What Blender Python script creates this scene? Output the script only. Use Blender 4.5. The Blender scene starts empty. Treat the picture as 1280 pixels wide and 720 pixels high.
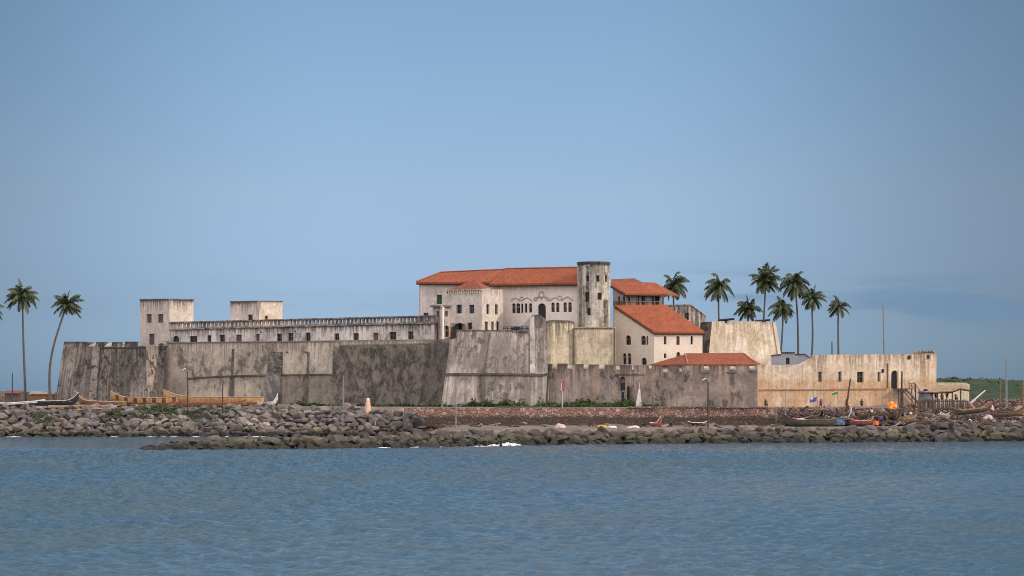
import bpy, bmesh, math, random
import numpy as np
from mathutils import Vector, Matrix, noise as mnoise
from mathutils.geometry import delaunay_2d_cdt

R = math.radians
sc = bpy.context.scene
COL = sc.collection

# ------------------------------------------------------------------ camera
K, H, HY = 0.00035, 7.5, 487.0          # radians per photo pixel, eye height, horizon row
cam_d = bpy.data.cameras.new('camera')
cam = bpy.data.objects.new('camera', cam_d)
COL.objects.link(cam)
cam.location = (0, 0, H)
cam.rotation_euler = (R(90), 0, 0)
cam_d.sensor_width = 36
cam_d.lens = 36 / (1280 * K)
cam_d.shift_y = (HY - 360) / 1280
cam_d.clip_start = 1
cam_d.clip_end = 60000
sc.camera = cam
sc.cycles.filter_width = 1.0

# ------------------------------------------------------------------ light
FILL_CLOUD = (10.6, 10.2, 10.9, 1)  # unseen fill cloud, added to brighten shaded walls
SUN_EL, SUN_H = R(33), Vector((0.975, -0.222))
sun_dir = Vector((SUN_H.x * math.cos(SUN_EL), SUN_H.y * math.cos(SUN_EL), math.sin(SUN_EL)))
w = bpy.data.worlds.new('World')
sc.world = w
w.use_nodes = True
nt = w.node_tree
nt.nodes.clear()
wo = nt.nodes.new('ShaderNodeOutputWorld')
bg = nt.nodes.new('ShaderNodeBackground')
sky = nt.nodes.new('ShaderNodeTexSky')
sky.sky_type = 'NISHITA'
sky.sun_disc = False
sky.sun_elevation = SUN_EL
sky.sun_rotation = math.atan2(SUN_H.x, SUN_H.y)
sky.air_density = 1.0
sky.dust_density = 0.6
sky.ozone_density = 3.0
def wn(t, **kw):
    o = nt.nodes.new(t)
    for k_, v_ in kw.items(): setattr(o, k_, v_)
    return o
def wmap(v, a, b, lo, hi):
    o = wn('ShaderNodeMapRange', interpolation_type='SMOOTHSTEP'); nt.links.new(v, o.inputs['Value'])
    for k_, q in (('From Min', a), ('From Max', b), ('To Min', lo), ('To Max', hi)): o.inputs[k_].default_value = q
    return o.outputs[0]
def wmath(op, a, b):
    o = wn('ShaderNodeMath', operation=op)
    for i, q in enumerate((a, b)):
        if isinstance(q, bpy.types.NodeSocket): nt.links.new(q, o.inputs[i])
        else: o.inputs[i].default_value = q
    return o.outputs[0]
def wmix(f, a, b, mode='MIX'):
    o = wn('ShaderNodeMix', data_type='RGBA', blend_type=mode)
    for i, q in ((0, f), (6, a), (7, b)):
        if isinstance(q, bpy.types.NodeSocket): nt.links.new(q, o.inputs[i])
        else: o.inputs[i].default_value = q
    return o.outputs[2]
tc = wn('ShaderNodeTexCoord'); sep = wn('ShaderNodeSeparateXYZ'); nt.links.new(tc.outputs['Generated'], sep.inputs[0])
dx, dy, dz = sep.outputs
# clear blue air ahead, tinted by height above the horizon
ramp = wn('ShaderNodeValToRGB'); nt.links.new(wmath('MULTIPLY', dz, 4.0), ramp.inputs[0])
e = ramp.color_ramp.elements
e[0].position = 0.0; e[0].color = (.50, .78, 1.40, 1)
e[1].position = 0.68; e[1].color = (.71, .76, .81, 1)
for p_, c_ in ((.147, (.504, .643, 1.03, 1)), (.344, (.68, .714, .88, 1))):
    q = e.new(p_); q.color = c_
blue = wmix(1.0, sky.outputs[0], ramp.outputs[0], 'MULTIPLY')
# vignette painted into the sky: brightest over the fort, dimmed to both sides
side = wmap(wmath('ABSOLUTE', wmath('ADD', dx, 0.015), 0.0), .05, .27, 1.0, .56)
cmb = wn('ShaderNodeCombineXYZ')
for i in range(3): nt.links.new(side, cmb.inputs[i])
blue = wmix(1.0, blue, cmb.outputs[0], 'MULTIPLY')
# faint long cloud bars low on the right
mp = wn('ShaderNodeMapping'); mp.inputs['Scale'].default_value = (9, 9, 75); nt.links.new(tc.outputs['Generated'], mp.inputs['Vector'])
ns = wn('ShaderNodeTexNoise'); ns.inputs['Scale'].default_value = 1.0; ns.inputs['Detail'].default_value = 3; nt.links.new(mp.outputs[0], ns.inputs['Vector'])
bar = wmath('MULTIPLY', wmap(ns.outputs[0], .46, .62, 0, .62), wmath('MULTIPLY', wmap(dz, .022, .034, 0, 1), wmap(dz, .040, .060, 1, 0)))
bar = wmath('MULTIPLY', bar, wmap(dx, -.02, .12, .12, 1))
blue = wmix(bar, blue, (1.0, 1.75, 2.75, 1))
# added bright cloud, unseen overhead and behind the viewer, as fill for shaded walls
n2 = wn('ShaderNodeTexNoise'); n2.inputs['Scale'].default_value = 3.0; n2.inputs['Detail'].default_value = 5; nt.links.new(tc.outputs['Generated'], n2.inputs['Vector'])
cover = wmath('ADD', wmath('SUBTRACT', wmath('MULTIPLY', dz, .75), dy), wmath('MULTIPLY', wmath('SUBTRACT', n2.outputs[0], .5), .5))
cover = wmap(cover, -.55, .40, 0, 1)
full = wmix(cover, blue, FILL_CLOUD)
nt.links.new(full, bg.inputs[0])
bg.inputs[1].default_value = 0.15
nt.links.new(bg.outputs[0], wo.inputs[0])

sl = bpy.data.lights.new('sun', 'SUN')
sl.energy = 2.6
sl.angle = R(0.5)
sl.color = (1.0, 0.85, 0.68)
so = bpy.data.objects.new('sun', sl)
COL.objects.link(so)
so.rotation_euler = sun_dir.to_track_quat('Z', 'Y').to_euler()
so.location = (100, 200, 120)

vs = sc.view_settings
vs.view_transform = 'Standard'; vs.look = 'None'; vs.gamma = 1; vs.exposure = 0.0
vs.use_curve_mapping = False

# ------------------------------------------------------------------ helpers
def PX(px, Y): return (px - 640) * K * Y
def PZ(py, Y): return H - (py - HY) * K * Y
def P(px, py, Y): return Vector((PX(px, Y), Y, PZ(py, Y)))

def tag(o, label=None, cat=None, group=None, kind=None):
    if label: o['label'] = label
    if cat: o['category'] = cat
    if group: o['group'] = group
    if kind: o['kind'] = kind
    return o

def empty(name, loc, label=None, cat=None, group=None):
    o = bpy.data.objects.new(name, None)
    o.empty_display_size = 0.5
    COL.objects.link(o)
    o.location = loc
    return tag(o, label, cat, group)

def wloc(o):
    v = Vector((0, 0, 0))
    while o:
        v += o.location
        o = o.parent
    return v

class MB:
    """collects polygons (with uv) and links them as one mesh object"""
    def __init__(s): s.v = []; s.f = []; s.uv = []; s.m = []; s.sm = []
    def poly(s, pts, uvs=None, mat=0, smooth=False):
        i = len(s.v)
        s.v += [tuple(p) for p in pts]
        s.f.append(tuple(range(i, i + len(pts))))
        if uvs is None:
            uvs = [(p[0] * 0.77 + p[1] * 0.64, 30 - p[2]) for p in pts]
        s.uv += uvs; s.m.append(mat); s.sm.append(smooth)
    def mesh(s, verts, faces, mat=0, smooth=False):
        i = len(s.v)
        s.v += [tuple(p) for p in verts]
        for f in faces:
            s.f.append(tuple(i + q for q in f))
            s.uv += [(verts[q][0] * 0.77 + verts[q][1] * 0.64, 30 - verts[q][2]) for q in f]
            s.m.append(mat); s.sm.append(smooth)
    def box(s, c, size, rotz=0, mat=0, tilt=0):
        sx, sy, sz = [q / 2 for q in size]
        M = Matrix.Translation(c) @ Matrix.Rotation(rotz, 4, 'Z') @ Matrix.Rotation(tilt, 4, 'Y')
        vs_ = [M @ Vector((x, y, z)) for x in (-sx, sx) for y in (-sy, sy) for z in (-sz, sz)]
        s.mesh(vs_, [(0, 1, 3, 2), (4, 6, 7, 5), (0, 4, 5, 1), (2, 3, 7, 6), (0, 2, 6, 4), (1, 5, 7, 3)], mat)
    def tube(s, pts, rads, n=8, mat=0, smooth=True, cap=True):
        rings = []
        pts = [Vector(p) for p in pts]
        if not hasattr(rads, '__len__'): rads = [rads] * len(pts)
        for i, p in enumerate(pts):
            d = (pts[min(i + 1, len(pts) - 1)] - pts[max(i - 1, 0)]).normalized()
            a = d.cross(Vector((0.13, 1, 0.07))).normalized()
            b = d.cross(a).normalized()
            rings.append([p + (a * math.cos(2 * math.pi * j / n) + b * math.sin(2 * math.pi * j / n)) * rads[i] for j in range(n)])
        vs_ = [q for r in rings for q in r]
        fs = []
        for i in range(len(pts) - 1):
            for j in range(n):
                fs.append((i * n + j, i * n + (j + 1) % n, (i + 1) * n + (j + 1) % n, (i + 1) * n + j))
        s.mesh(vs_, fs, mat, smooth)
        if cap:
            s.mesh(rings[0], [tuple(range(n))], mat)
            s.mesh(rings[-1], [tuple(range(n))[::-1]], mat)
    def build(s, name, mat, parent=None, weld=False, recalc=False, label=None):
        base = wloc(parent) if parent else Vector((0, 0, 0))
        return s._link(name, mat, parent, base, weld, recalc, label)
    def build_at(s, name, mat, base, weld=False, recalc=False):
        o = s._link(name, mat, None, Vector(base), weld, recalc, None)
        o.location = base
        return o
    def _link(s, name, mat, parent, base, weld, recalc, label):
        me = bpy.data.meshes.new(name)
        vv = [(a - base.x, b - base.y, c - base.z) for a, b, c in s.v]
        me.from_pydata(vv, [], s.f)
        uvl = me.uv_layers.new(name='UVMap')
        uvl.data.foreach_set('uv', [c for q in s.uv for c in q])
        me.polygons.foreach_set('material_index', s.m)
        me.polygons.foreach_set('use_smooth', s.sm)
        for m in (mat if isinstance(mat, (list, tuple)) else [mat]): me.materials.append(m)
        me.update()
        if weld or recalc:
            bm = bmesh.new(); bm.from_mesh(me)
            if weld: bmesh.ops.remove_doubles(bm, verts=bm.verts, dist=1e-3)
            if recalc: bmesh.ops.recalc_face_normals(bm, faces=bm.faces)
            bm.to_mesh(me); bm.free()
        o = bpy.data.objects.new(name, me)
        COL.objects.link(o)
        if parent: o.parent = parent
        if label: o['label'] = label
        return o

def in_poly(p, poly):
    x, y = p; c = False; j = len(poly) - 1
    for i in range(len(poly)):
        xi, yi = poly[i]; xj, yj = poly[j]
        if (yi > y) != (yj > y) and x < (xj - xi) * (y - yi) / (yj - yi) + xi: c = not c
        j = i
    return c

class Face:
    """an upright (or battered) wall plane standing on the plan line a -> b, a on the left"""
    def __init__(s, pa, Ya, pb, Yb, zt=0.0, batter=0.0, ma=None, mb=None):
        s.a = Vector((PX(pa, Ya), Ya)); s.b = Vector((PX(pb, Yb), Yb))
        s.L = (s.b - s.a).length; s.d = (s.b - s.a) / s.L
        s.n = Vector((s.d.y, -s.d.x))
        s.zt, s.batter = zt, batter
        s.ma = ma or s.n; s.mb = mb or s.n
        s.u0 = (s.a.x * 1.3 + s.a.y * 0.7) % 50
    def at(s, px, py):
        c = (px - 640) * K
        t = (c * s.a.y - s.a.x) / (s.d.x - c * s.d.y)
        Y = s.a.y + t * s.d.y
        return (t, PZ(py, Y))
    def pos(s, t, z, out=0.0):
        f = min(1.2, max(-0.2, t / s.L))
        m = s.ma.lerp(s.mb, f)
        q = s.a + s.d * t + m * (s.batter * (s.zt - z)) + m * out
        return Vector((q.x, q.y, z))

def chain(pts, zt=0, batter=0):
    """faces through plan points (px, Y) with mitred corners"""
    w2 = [Vector((PX(p, Y), Y)) for p, Y in pts]
    ns_ = []
    for i in range(len(w2) - 1):
        d = (w2[i + 1] - w2[i]).normalized(); ns_.append(Vector((d.y, -d.x)))
    ms = [ns_[0]]
    for i in range(1, len(ns_)):
        ms.append((ns_[i - 1] + ns_[i]) / max(0.35, 1 + ns_[i - 1].dot(ns_[i])))
    ms.append(ns_[-1])
    return [Face(pts[i][0], pts[i][1], pts[i + 1][0], pts[i + 1][1], zt, batter, ms[i], ms[i + 1]) for i in range(len(ns_))]

def arch_loop(t0, t1, z0, z1, kind):
    if kind == 'rect': return [(t0, z0), (t1, z0), (t1, z1), (t0, z1)]
    r = (t1 - t0) / 2; cx = (t0 + t1) / 2
    zs = z1 - r
    pts = [(t0, z0), (t1, z0)]
    for i in range(0, 9):
        a = math.pi * i / 8
        pts.append((cx + r * math.cos(a), zs + r * math.sin(a)))
    return pts

def wall(mb, f, top, zb, holes=(), th=0.8, mat=0, sides=True):
    """adds a wall slab with real openings; top = [(px, py)..] left to right; returns hole loops"""
    tz = [f.at(px, py) for px, py in top]
    ztop = max(q[1] for q in tz)
    outer = [(tz[0][0], zb), (tz[-1][0], zb)] + tz[::-1]
    clean = []
    for q in outer:
        if not clean or (abs(q[0] - clean[-1][0]) + abs(q[1] - clean[-1][1])) > 1e-4: clean.append(q)
    outer = clean
    loops = [outer]; hl = []
    for h in holes:
        kind, p0, p1, y0, y1 = h[:5]
        a = f.at(p0, y1); b = f.at(p1, y0)
        lp = arch_loop(a[0], b[0], a[1], b[1], kind)
        loops.append(lp); hl.append((lp, h))
    V, E = [], []
    for lp in loops:
        i = len(V); V += [Vector(q) for q in lp]
        E += [(i + j, i + (j + 1) % len(lp)) for j in range(len(lp))]
    ov, oe, of, *_ = delaunay_2d_cdt(V, E, [], 0, 1e-5)
    def uv(q): return (q[0] + f.u0, ztop - q[1])
    for tri in of:
        c = [sum(ov[i][k] for i in tri) / len(tri) for k in (0, 1)]
        if not in_poly(c, outer) or any(in_poly(c, l) for l in loops[1:]): continue
        qs = [ov[i] for i in tri]
        ar = (qs[1][0] - qs[0][0]) * (qs[2][1] - qs[0][1]) - (qs[2][0] - qs[0][0]) * (qs[1][1] - qs[0][1])
        if abs(ar) < 1e-7: continue
        if ar < 0: qs = qs[::-1]
        mb.poly([f.pos(q[0], q[1]) for q in qs], [uv(q) for q in qs], mat)
        mb.poly([f.pos(q[0], q[1], -th) for q in qs[::-1]], [uv(q) for q in qs[::-1]], mat)
    for li, lp in enumerate(loops):
        n = len(lp)
        for j in range(n):
            p, q = lp[j], lp[(j + 1) % n]
            if li == 0 and p[1] == zb and q[1] == zb: continue
            quad = [f.pos(*q), f.pos(*p), f.pos(p[0], p[1], -th), f.pos(q[0], q[1], -th)]
            if li: quad = quad[::-1]
            mb.poly(quad, [(q[0] + f.u0, ztop - q[1] + .05), (p[0] + f.u0, ztop - p[1] + .05), (p[0] + f.u0 + .4, ztop - p[1] + .4), (q[0] + f.u0 + .4, ztop - q[1] + .4)], mat)
    return hl

def fill_holes(f, hl, parent, depth=0.32):
    """a pane, shutter or door leaf set back inside each opening"""
    for lp, h in hl:
        sty = h[5] if len(h) > 5 else 'dark'
        if sty == 'none': continue
        m = MB()
        c = (sum(q[0] for q in lp) / len(lp), sum(q[1] for q in lp) / len(lp))
        ex = [(c[0] + (q[0] - c[0]) * 1.06, c[1] + (q[1] - c[1]) * 1.06) for q in lp]
        fr = [f.pos(q[0], q[1], -depth) for q in ex]; bk = [f.pos(q[0], q[1], -depth - .06) for q in ex]
        m.poly(fr); m.poly(bk[::-1])
        for j in range(len(ex)):
            k2 = (j + 1) % len(ex)
            m.poly([fr[k2], fr[j], bk[j], bk[k2]])
        nm = 'door' if (len(h) > 6 and h[6] == 'door') else 'window'
        o = m.build(nm, MAT[{'dark': 'pane', 'brown': 'shutter_brown', 'green': 'shutter_green', 'blue': 'pane_blue'}[sty]], parent)
        t0 = min(q[0] for q in lp); t1 = max(q[0] for q in lp); z0 = min(q[1] for q in lp); z1 = max(q[1] for q in lp)
        if t1 - t0 > 0.55:
            g = MB()
            for (ta, tb, za, zb_) in ((t0, t0 + .07, z0, z1), (t1 - .07, t1, z0, z1), ((t0 + t1) / 2 - .03, (t0 + t1) / 2 + .03, z0, z1), (t0, t1, z0 + (z1 - z0) * .55, z0 + (z1 - z0) * .55 + .05)):
                if sty == 'dark' and nm == 'door': continue
                zt_ = zb_ if (h[0] == 'rect' or abs(ta - (t0 + t1) / 2) < .1) else z1 - (t1 - t0) / 2
                corners = [(ta, za), (tb, za), (tb, max(za + .04, zt_ - .02)), (ta, max(za + .04, zt_ - .02))]
                a_ = [f.pos(q[0], q[1], -depth + .05) for q in corners]; b_ = [f.pos(q[0], q[1], -depth - .01) for q in corners]
                g.poly(a_)
                for j in range(4): g.poly([a_[(j + 1) % 4], a_[j], b_[j], b_[(j + 1) % 4]])
            if g.f: g.build('frame', MAT['frame'], o)

def strip(mb, f, pts, h, out, inn=0.1, mat=0):
    """a moulding of height h along a pixel polyline, proud of the wall by out"""
    q = [f.at(*p) for p in pts]
    for (t0, z0), (t1, z1) in zip(q[:-1], q[1:]):
        A = [f.pos(t0, z0 - h, out), f.pos(t1, z1 - h, out), f.pos(t1, z1, out), f.pos(t0, z0, out)]
        B = [f.pos(t0, z0 - h, -inn), f.pos(t1, z1 - h, -inn), f.pos(t1, z1, -inn), f.pos(t0, z0, -inn)]
        mb.poly(A, [(t0, .3), (t1, .3), (t1, 0), (t0, 0)], mat); mb.poly(B[::-1], None, mat)
        for j in range(4):
            k2 = (j + 1) % 4
            mb.poly([A[k2], A[j], B[j], B[k2]], None, mat)

def slab(mb, polys, th=0.22, mat=0):
    """roof planes with thickness: top, underside and the edges round the outline"""
    key = lambda p: tuple(round(c, 3) for c in p)
    cnt = {}
    for p in polys:
        for i in range(len(p)):
            e = frozenset((key(p[i]), key(p[(i + 1) % len(p)]))); cnt[e] = cnt.get(e, 0) + 1
    for p in polys:
        n = (Vector(p[1]) - Vector(p[0])).cross(Vector(p[2]) - Vector(p[0]))
        if n.z < 0: p = p[::-1]
        n = (Vector(p[1]) - Vector(p[0])).cross(Vector(p[2]) - Vector(p[0])).normalized()
        down = Vector((n.x, n.y, 0))
        ax = Vector((-down.y, down.x, 0)).normalized() if down.length > 1e-3 else Vector((1, 0, 0))
        sl_ = n.cross(ax)
        uvs = [(Vector(q).dot(ax), Vector(q).dot(sl_)) for q in p]
        mb.poly(p, uvs, mat)
        lo = [Vector(q) - Vector((0, 0, th)) for q in p]
        mb.poly(lo[::-1], uvs[::-1], mat)
        for i in range(len(p)):
            j = (i + 1) % len(p)
            if cnt[frozenset((key(p[i]), key(p[j])))] == 1:
                mb.poly([p[j], p[i], lo[i], lo[j]], [uvs[j], uvs[i], uvs[i], uvs[j]], mat)

# ------------------------------------------------------------------ materials
class NT:
    def __init__(s, name):
        s.m = bpy.data.materials.new(name); s.m.use_nodes = True
        s.t = s.m.node_tree; s.b = s.t.nodes['Principled BSDF']
        s.b.inputs['Roughness'].default_value = 0.9
        s.b.inputs['Specular IOR Level'].default_value = 0.25
    def n(s, t, **kw):
        o = s.t.nodes.new(t)
        for a, v in kw.items(): setattr(o, a, v)
        return o
    def put(s, sock, v):
        if isinstance(v, bpy.types.NodeSocket): s.t.links.new(v, sock)
        else:
            if isinstance(v, (tuple, list)) and len(v) == 3 and sock.type == 'RGBA': v = tuple(v) + (1,)
            sock.default_value = v
    def math(s, op, a, b=0.0, c=None, clamp=False):
        o = s.n('ShaderNodeMath', operation=op, use_clamp=clamp)
        s.put(o.inputs[0], a); s.put(o.inputs[1], b)
        if c is not None: s.put(o.inputs[2], c)
        return o.outputs[0]
    def step(s, v, a, b, lo=0.0, hi=1.0):
        o = s.n('ShaderNodeMapRange', interpolation_type='SMOOTHSTEP')
        s.put(o.inputs['Value'], v); s.put(o.inputs['From Min'], a); s.put(o.inputs['From Max'], b)
        o.inputs['To Min'].default_value = lo; o.inputs['To Max'].default_value = hi
        return o.outputs[0]
    def vec(s, x, y, z=0.0):
        o = s.n('ShaderNodeCombineXYZ')
        for i, q in enumerate((x, y, z)): s.put(o.inputs[i], q)
        return o.outputs[0]
    def noise(s, v, scale, detail=5, rough=0.55, dist=0.0):
        o = s.n('ShaderNodeTexNoise')
        s.t.links.new(v, o.inputs['Vector'])
        o.inputs['Scale'].default_value = scale; o.inputs['Detail'].default_value = detail
        o.inputs['Roughness'].default_value = rough; o.inputs['Distortion'].default_value = dist
        return o.outputs[0]
    def mix(s, f, a, b, mode='MIX'):
        o = s.n('ShaderNodeMix', data_type='RGBA', blend_type=mode)
        s.put(o.inputs[0], f)
        for i, q in ((6, a), (7, b)):
            if not isinstance(q, bpy.types.NodeSocket): q = tuple(q)[:3] + (1,)
            s.put(o.inputs[i], q)
        return o.outputs[2]
    def uv(s, off=0.0):
        u = s.n('ShaderNodeUVMap'); u.uv_map = 'UVMap'
        sp = s.n('ShaderNodeSeparateXYZ'); s.t.links.new(u.outputs[0], sp.inputs[0])
        return s.math('ADD', sp.outputs[0], off) if off else sp.outputs[0], sp.outputs[1]
    def obj(s):
        return s.n('ShaderNodeTexCoord').outputs['Object']
    def out(s, col, bump=None, strength=0.4, dist=0.1):
        s.put(s.b.inputs['Base Color'], col)
        if bump is not None:
            o = s.n('ShaderNodeBump'); o.inputs['Strength'].default_value = strength; o.inputs['Distance'].default_value = dist
            s.t.links.new(bump, o.inputs['Height']); s.t.links.new(o.outputs[0], s.b.inputs['Normal'])
        return s.m

MAT = {}
def plain(name, col, var=0.25, scale=1.2, rough=0.85):
    m = NT(name); c = m.obj()
    n1 = m.noise(c, scale, 6, .65)
    v = m.step(n1, .25, .75, 1 - var, 1 + var)
    col_ = m.mix(1.0, col, m.vec(v, v, v), 'MULTIPLY')
    m.b.inputs['Roughness'].default_value = rough
    MAT[name] = m.out(col_, n1, .2, .05)
    return MAT[name]

MOLD = (0.028, 0.0255, 0.0245)
def plaster(name, c1, c2, blotch=.5, streak=.6, length=4.0, base=0.25, top=.5, seed=0.0, grain=.18, mold_or_shade=MOLD, patches=(), courses=0.0, bscale=.30, warm=None, sfreq=2.2, warmband=None):
    """weathered lime plaster: two tints, mould blotches, run-off streaks from the top edge, damp foot"""
    m = NT(name)
    u, v = m.uv(seed * 13.7)
    p = m.vec(u, v, seed)
    big = m.noise(p, .16, 4, .55)
    mid = m.noise(m.vec(u, m.math('MULTIPLY', v, .6), seed), bscale * 2.3, 9, .72, .3)
    fine = m.noise(p, 1.7, 8, .72)
    col = m.mix(m.step(big, .38, .62), c1, c2)
    if warm:
        wn = m.noise(m.vec(m.math('MULTIPLY', u, .35), m.math('MULTIPLY', v, .22), seed + 5), 1.0, 6, .6)
        wf = m.step(wn, .44, .62, 0, .95)
        if warmband: wf = m.math('MAXIMUM', m.math('MULTIPLY', wf, .45), m.math('MULTIPLY', m.step(m.math('ADD', v, m.math('MULTIPLY', big, 1.5)), warmband, warmband + 1.0), m.step(wn, .36, .56, .2, 1.0)))
        col = m.mix(wf, col, warm)
    g = m.step(fine, .25, .75, 1 - grain * 1.5, 1 + grain)
    g = m.math('MULTIPLY', g, m.step(mid, .36, .64, 1 - blotch * .45, 1.08))
    col = m.mix(1.0, col, m.vec(g, g, g), 'MULTIPLY')
    # mould blotches
    fm = m.math('ADD', m.math('MULTIPLY', mid, .78), m.math('MULTIPLY', fine, .22))
    pres = m.step(m.noise(m.vec(u, v, seed + 20), .13, 4, .6), .40, .55, .2, 1.25)
    b1 = m.math('MULTIPLY', m.math('MULTIPLY', m.step(fm, .47, .56), pres), min(1, blotch * 1.15))
    # run-off streaks
    sv = m.vec(m.math('MULTIPLY', u, 1.0), m.math('MULTIPLY', v, .05), seed + 3)
    s1 = m.noise(sv, sfreq, 6, .72)
    s2 = m.noise(m.vec(m.math('MULTIPLY', u, .25), m.math('MULTIPLY', v, .03), seed + 9), 1.0, 3, .5)
    ln = m.math('MULTIPLY', m.step(s2, .3, .7, .4, 1.8), length)
    run = m.math('SUBTRACT', 1.0, m.math('DIVIDE', v, ln), clamp=True)
    run = m.math('MAXIMUM', run, base)
    st = m.math('MULTIPLY', m.math('MULTIPLY', m.step(s1, .44, .54), run), min(1, streak * 1.15))
    tp = m.math('MULTIPLY', m.step(m.math('SUBTRACT', v, m.math('MULTIPLY', m.math('SUBTRACT', s1, .35), 2.2)), 0.0, .7, 1, 0), top)
    k = m.math('MAXIMUM', m.math('MAXIMUM', b1, st), tp)
    k = m.math('MINIMUM', m.math('ADD', k, m.math('MULTIPLY', m.step(pres, .3, 1.2), blotch * .22)), 1.0)
    # stains and painted shade with a shape of their own: (u0, u1, v0, v1, soft, strength)
    for (u0, u1, v0, v1, soft, s_) in patches:
        wob = m.math('MULTIPLY', m.math('SUBTRACT', fm, .5), soft * 5)
        uu = m.math('ADD', u, wob); vv = m.math('ADD', v, wob)
        q = m.math('MULTIPLY', m.step(uu, u0 + seed * 13.7 - soft, u0 + seed * 13.7 + soft), m.step(uu, u1 + seed * 13.7 - soft, u1 + seed * 13.7 + soft, 1, 0))
        q = m.math('MULTIPLY', q, m.math('MULTIPLY', m.step(vv, v0 - soft, v0 + soft), m.step(vv, v1 - soft, v1 + soft, 1, 0)))
        q = m.math('MULTIPLY', q, m.step(fm, .43, .56, s_ * .72, min(1, s_ * 1.25)))
        k = m.math('MAXIMUM', k, q)
    col = m.mix(m.math('MULTIPLY', m.math('POWER', k, .8), m.step(fine, .3, .7, 1.0, .86)), col, mold_or_shade)
    h = m.math('ADD', fine, m.math('MULTIPLY', mid, .6))
    if courses:
        br = m.n('ShaderNodeTexBrick'); m.t.links.new(p, br.inputs['Vector'])
        br.inputs['Scale'].default_value = 1.0; br.inputs['Brick Width'].default_value = 1.1; br.inputs['Row Height'].default_value = .45
        br.inputs['Mortar Size'].default_value = .03; br.inputs['Mortar Smooth'].default_value = .6
        gg = m.step(br.outputs['Fac'], 0, 1, 1, 1 - courses)
        col = m.mix(1.0, col, m.vec(gg, gg, gg), 'MULTIPLY')
    MAT[name] = m.out(col, h, .5, .14)
    return MAT[name]

def tiles(name, c1, c2, seed=0):
    m = NT(name); u, v = m.uv()
    p = m.vec(u, v, seed)
    n1 = m.noise(p, .35, 5, .6); n2 = m.noise(p, 4.0, 4, .6)
    wv = m.math('SINE', m.math('MULTIPLY', u, 2 * math.pi / .28))
    rows = m.math('FRACT', m.math('MULTIPLY', v, 1 / .32))
    cell = m.n('ShaderNodeTexWhiteNoise', noise_dimensions='2D')
    m.t.links.new(m.vec(m.math('FLOOR', m.math('MULTIPLY', u, 1 / .28)), m.math('FLOOR', m.math('MULTIPLY', v, 1 / .32))), cell.inputs['Vector'])
    col = m.mix(m.step(n1, .35, .65), c1, c2)
    g = m.math('MULTIPLY', m.step(cell.outputs['Value'], 0, 1, .84, 1.10), m.step(n2, .3, .7, .82, 1.08))
    col = m.mix(1.0, col, m.vec(g, g, g), 'MULTIPLY')
    col = m.mix(m.step(m.noise(p, .7, 8, .7), .52, .66, 0, .4), col, (.13, .065, .04))
    h = m.math('ADD', m.math('MULTIPLY', wv, .5), m.math('MULTIPLY', rows, .7))
    MAT[name] = m.out(col, h, .7, .06)

def rubble(name, c1, c2, c3, scale=2.2, low=None):
    m = NT(name); u, v = m.uv(); p = m.vec(u, v, 0)
    vo = m.n('ShaderNodeTexVoronoi'); m.t.links.new(p, vo.inputs['Vector']); vo.inputs['Scale'].default_value = scale
    ve = m.n('ShaderNodeTexVoronoi', feature='DISTANCE_TO_EDGE'); m.t.links.new(p, ve.inputs['Vector']); ve.inputs['Scale'].default_value = scale
    sp = m.n('ShaderNodeSeparateColor'); m.t.links.new(vo.outputs['Color'], sp.inputs[0])
    col = m.mix(sp.outputs[0], c1, c2)
    col = m.mix(m.step(sp.outputs[1], .62, .8, 0, .9), col, c3)
    fn = m.noise(p, .5, 8, .7)
    g = m.step(fn, .3, .7, .6, 1.2)
    col = m.mix(1.0, col, m.vec(g, g, g), 'MULTIPLY')
    col = m.mix(m.step(ve.outputs['Distance'], 0, .07, .75, 0), col, (.05, .04, .035))
    if low:
        lv = m.math('ADD', v, m.math('MULTIPLY', m.math('SUBTRACT', fn, .5), 2.4))
        col = m.mix(m.step(lv, low[0], low[1], 0, low[2]), col, low[3])
    MAT[name] = m.out(col, m.math('ADD', m.step(ve.outputs['Distance'], 0, .15), fn), .8, .15)

# fort walls
def upatch(f, pts):
    """pixel boxes (x0, x1, y0, y1, soft, strength) -> uv patches on face f (v below f.zref)"""
    r = []
    for x0, x1, y0, y1, soft, s in pts:
        a = f.at(x0, y1); b = f.at(x1, y0)
        r.append((a[0] + f.u0, b[0] + f.u0, f.zref - b[1], f.zref - a[1], soft, s))
    return r

MAT['pane'] = NT('pane').out((.012, .012, .014))
MAT['pane'].node_tree.nodes['Principled BSDF'].inputs['Roughness'].default_value = .35
MAT['pane_blue'] = NT('pane_blue').out((.03, .035, .06))
plain('shutter_brown', (.13, .075, .06), .3, 3)
plain('shutter_green', (.02, .06, .035), .3, 3)
plain('frame', (.16, .13, .11), .2, 3)
plain('wood', (.16, .105, .065), .4, 2.5)
plain('wood_dark', (.06, .045, .035), .4, 2.5)
plain('wood_grey', (.22, .19, .165), .4, 2.5)
plain('plank', (.27, .18, .11), .4, 2)
plain('iron', (.02, .02, .022), .3, 4, .6)
plain('pole_grey', (.20, .20, .19), .2, 3)
plain('pole_dark', (.055, .05, .045), .2, 3)
plain('white_paint', (.72, .70, .66), .15, 2)
plain('thatch', (.25, .175, .11), .5, 2.2)
plain('tin', (.30, .29, .30), .25, 1.4, .6)
plain('tin_red', (.35, .15, .10), .3, 1.6, .7)
plain('tarp_grey', (.15, .145, .155), .25, 1.4)
tiles('roof_tiles', (.30, .084, .038), (.255, .071, .033))
tiles('roof_tiles_old', (.27, .082, .040), (.22, .066, .034), 4)
rubble('stone_red', (.31, .18, .135), (.25, .15, .115), (.44, .31, .25), 2.0, (1.0, 1.6, .9, (.055, .042, .032)))
rubble('stone_brown', (.20, .14, .11), (.26, .19, .15), (.32, .26, .21), 1.6)
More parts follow.
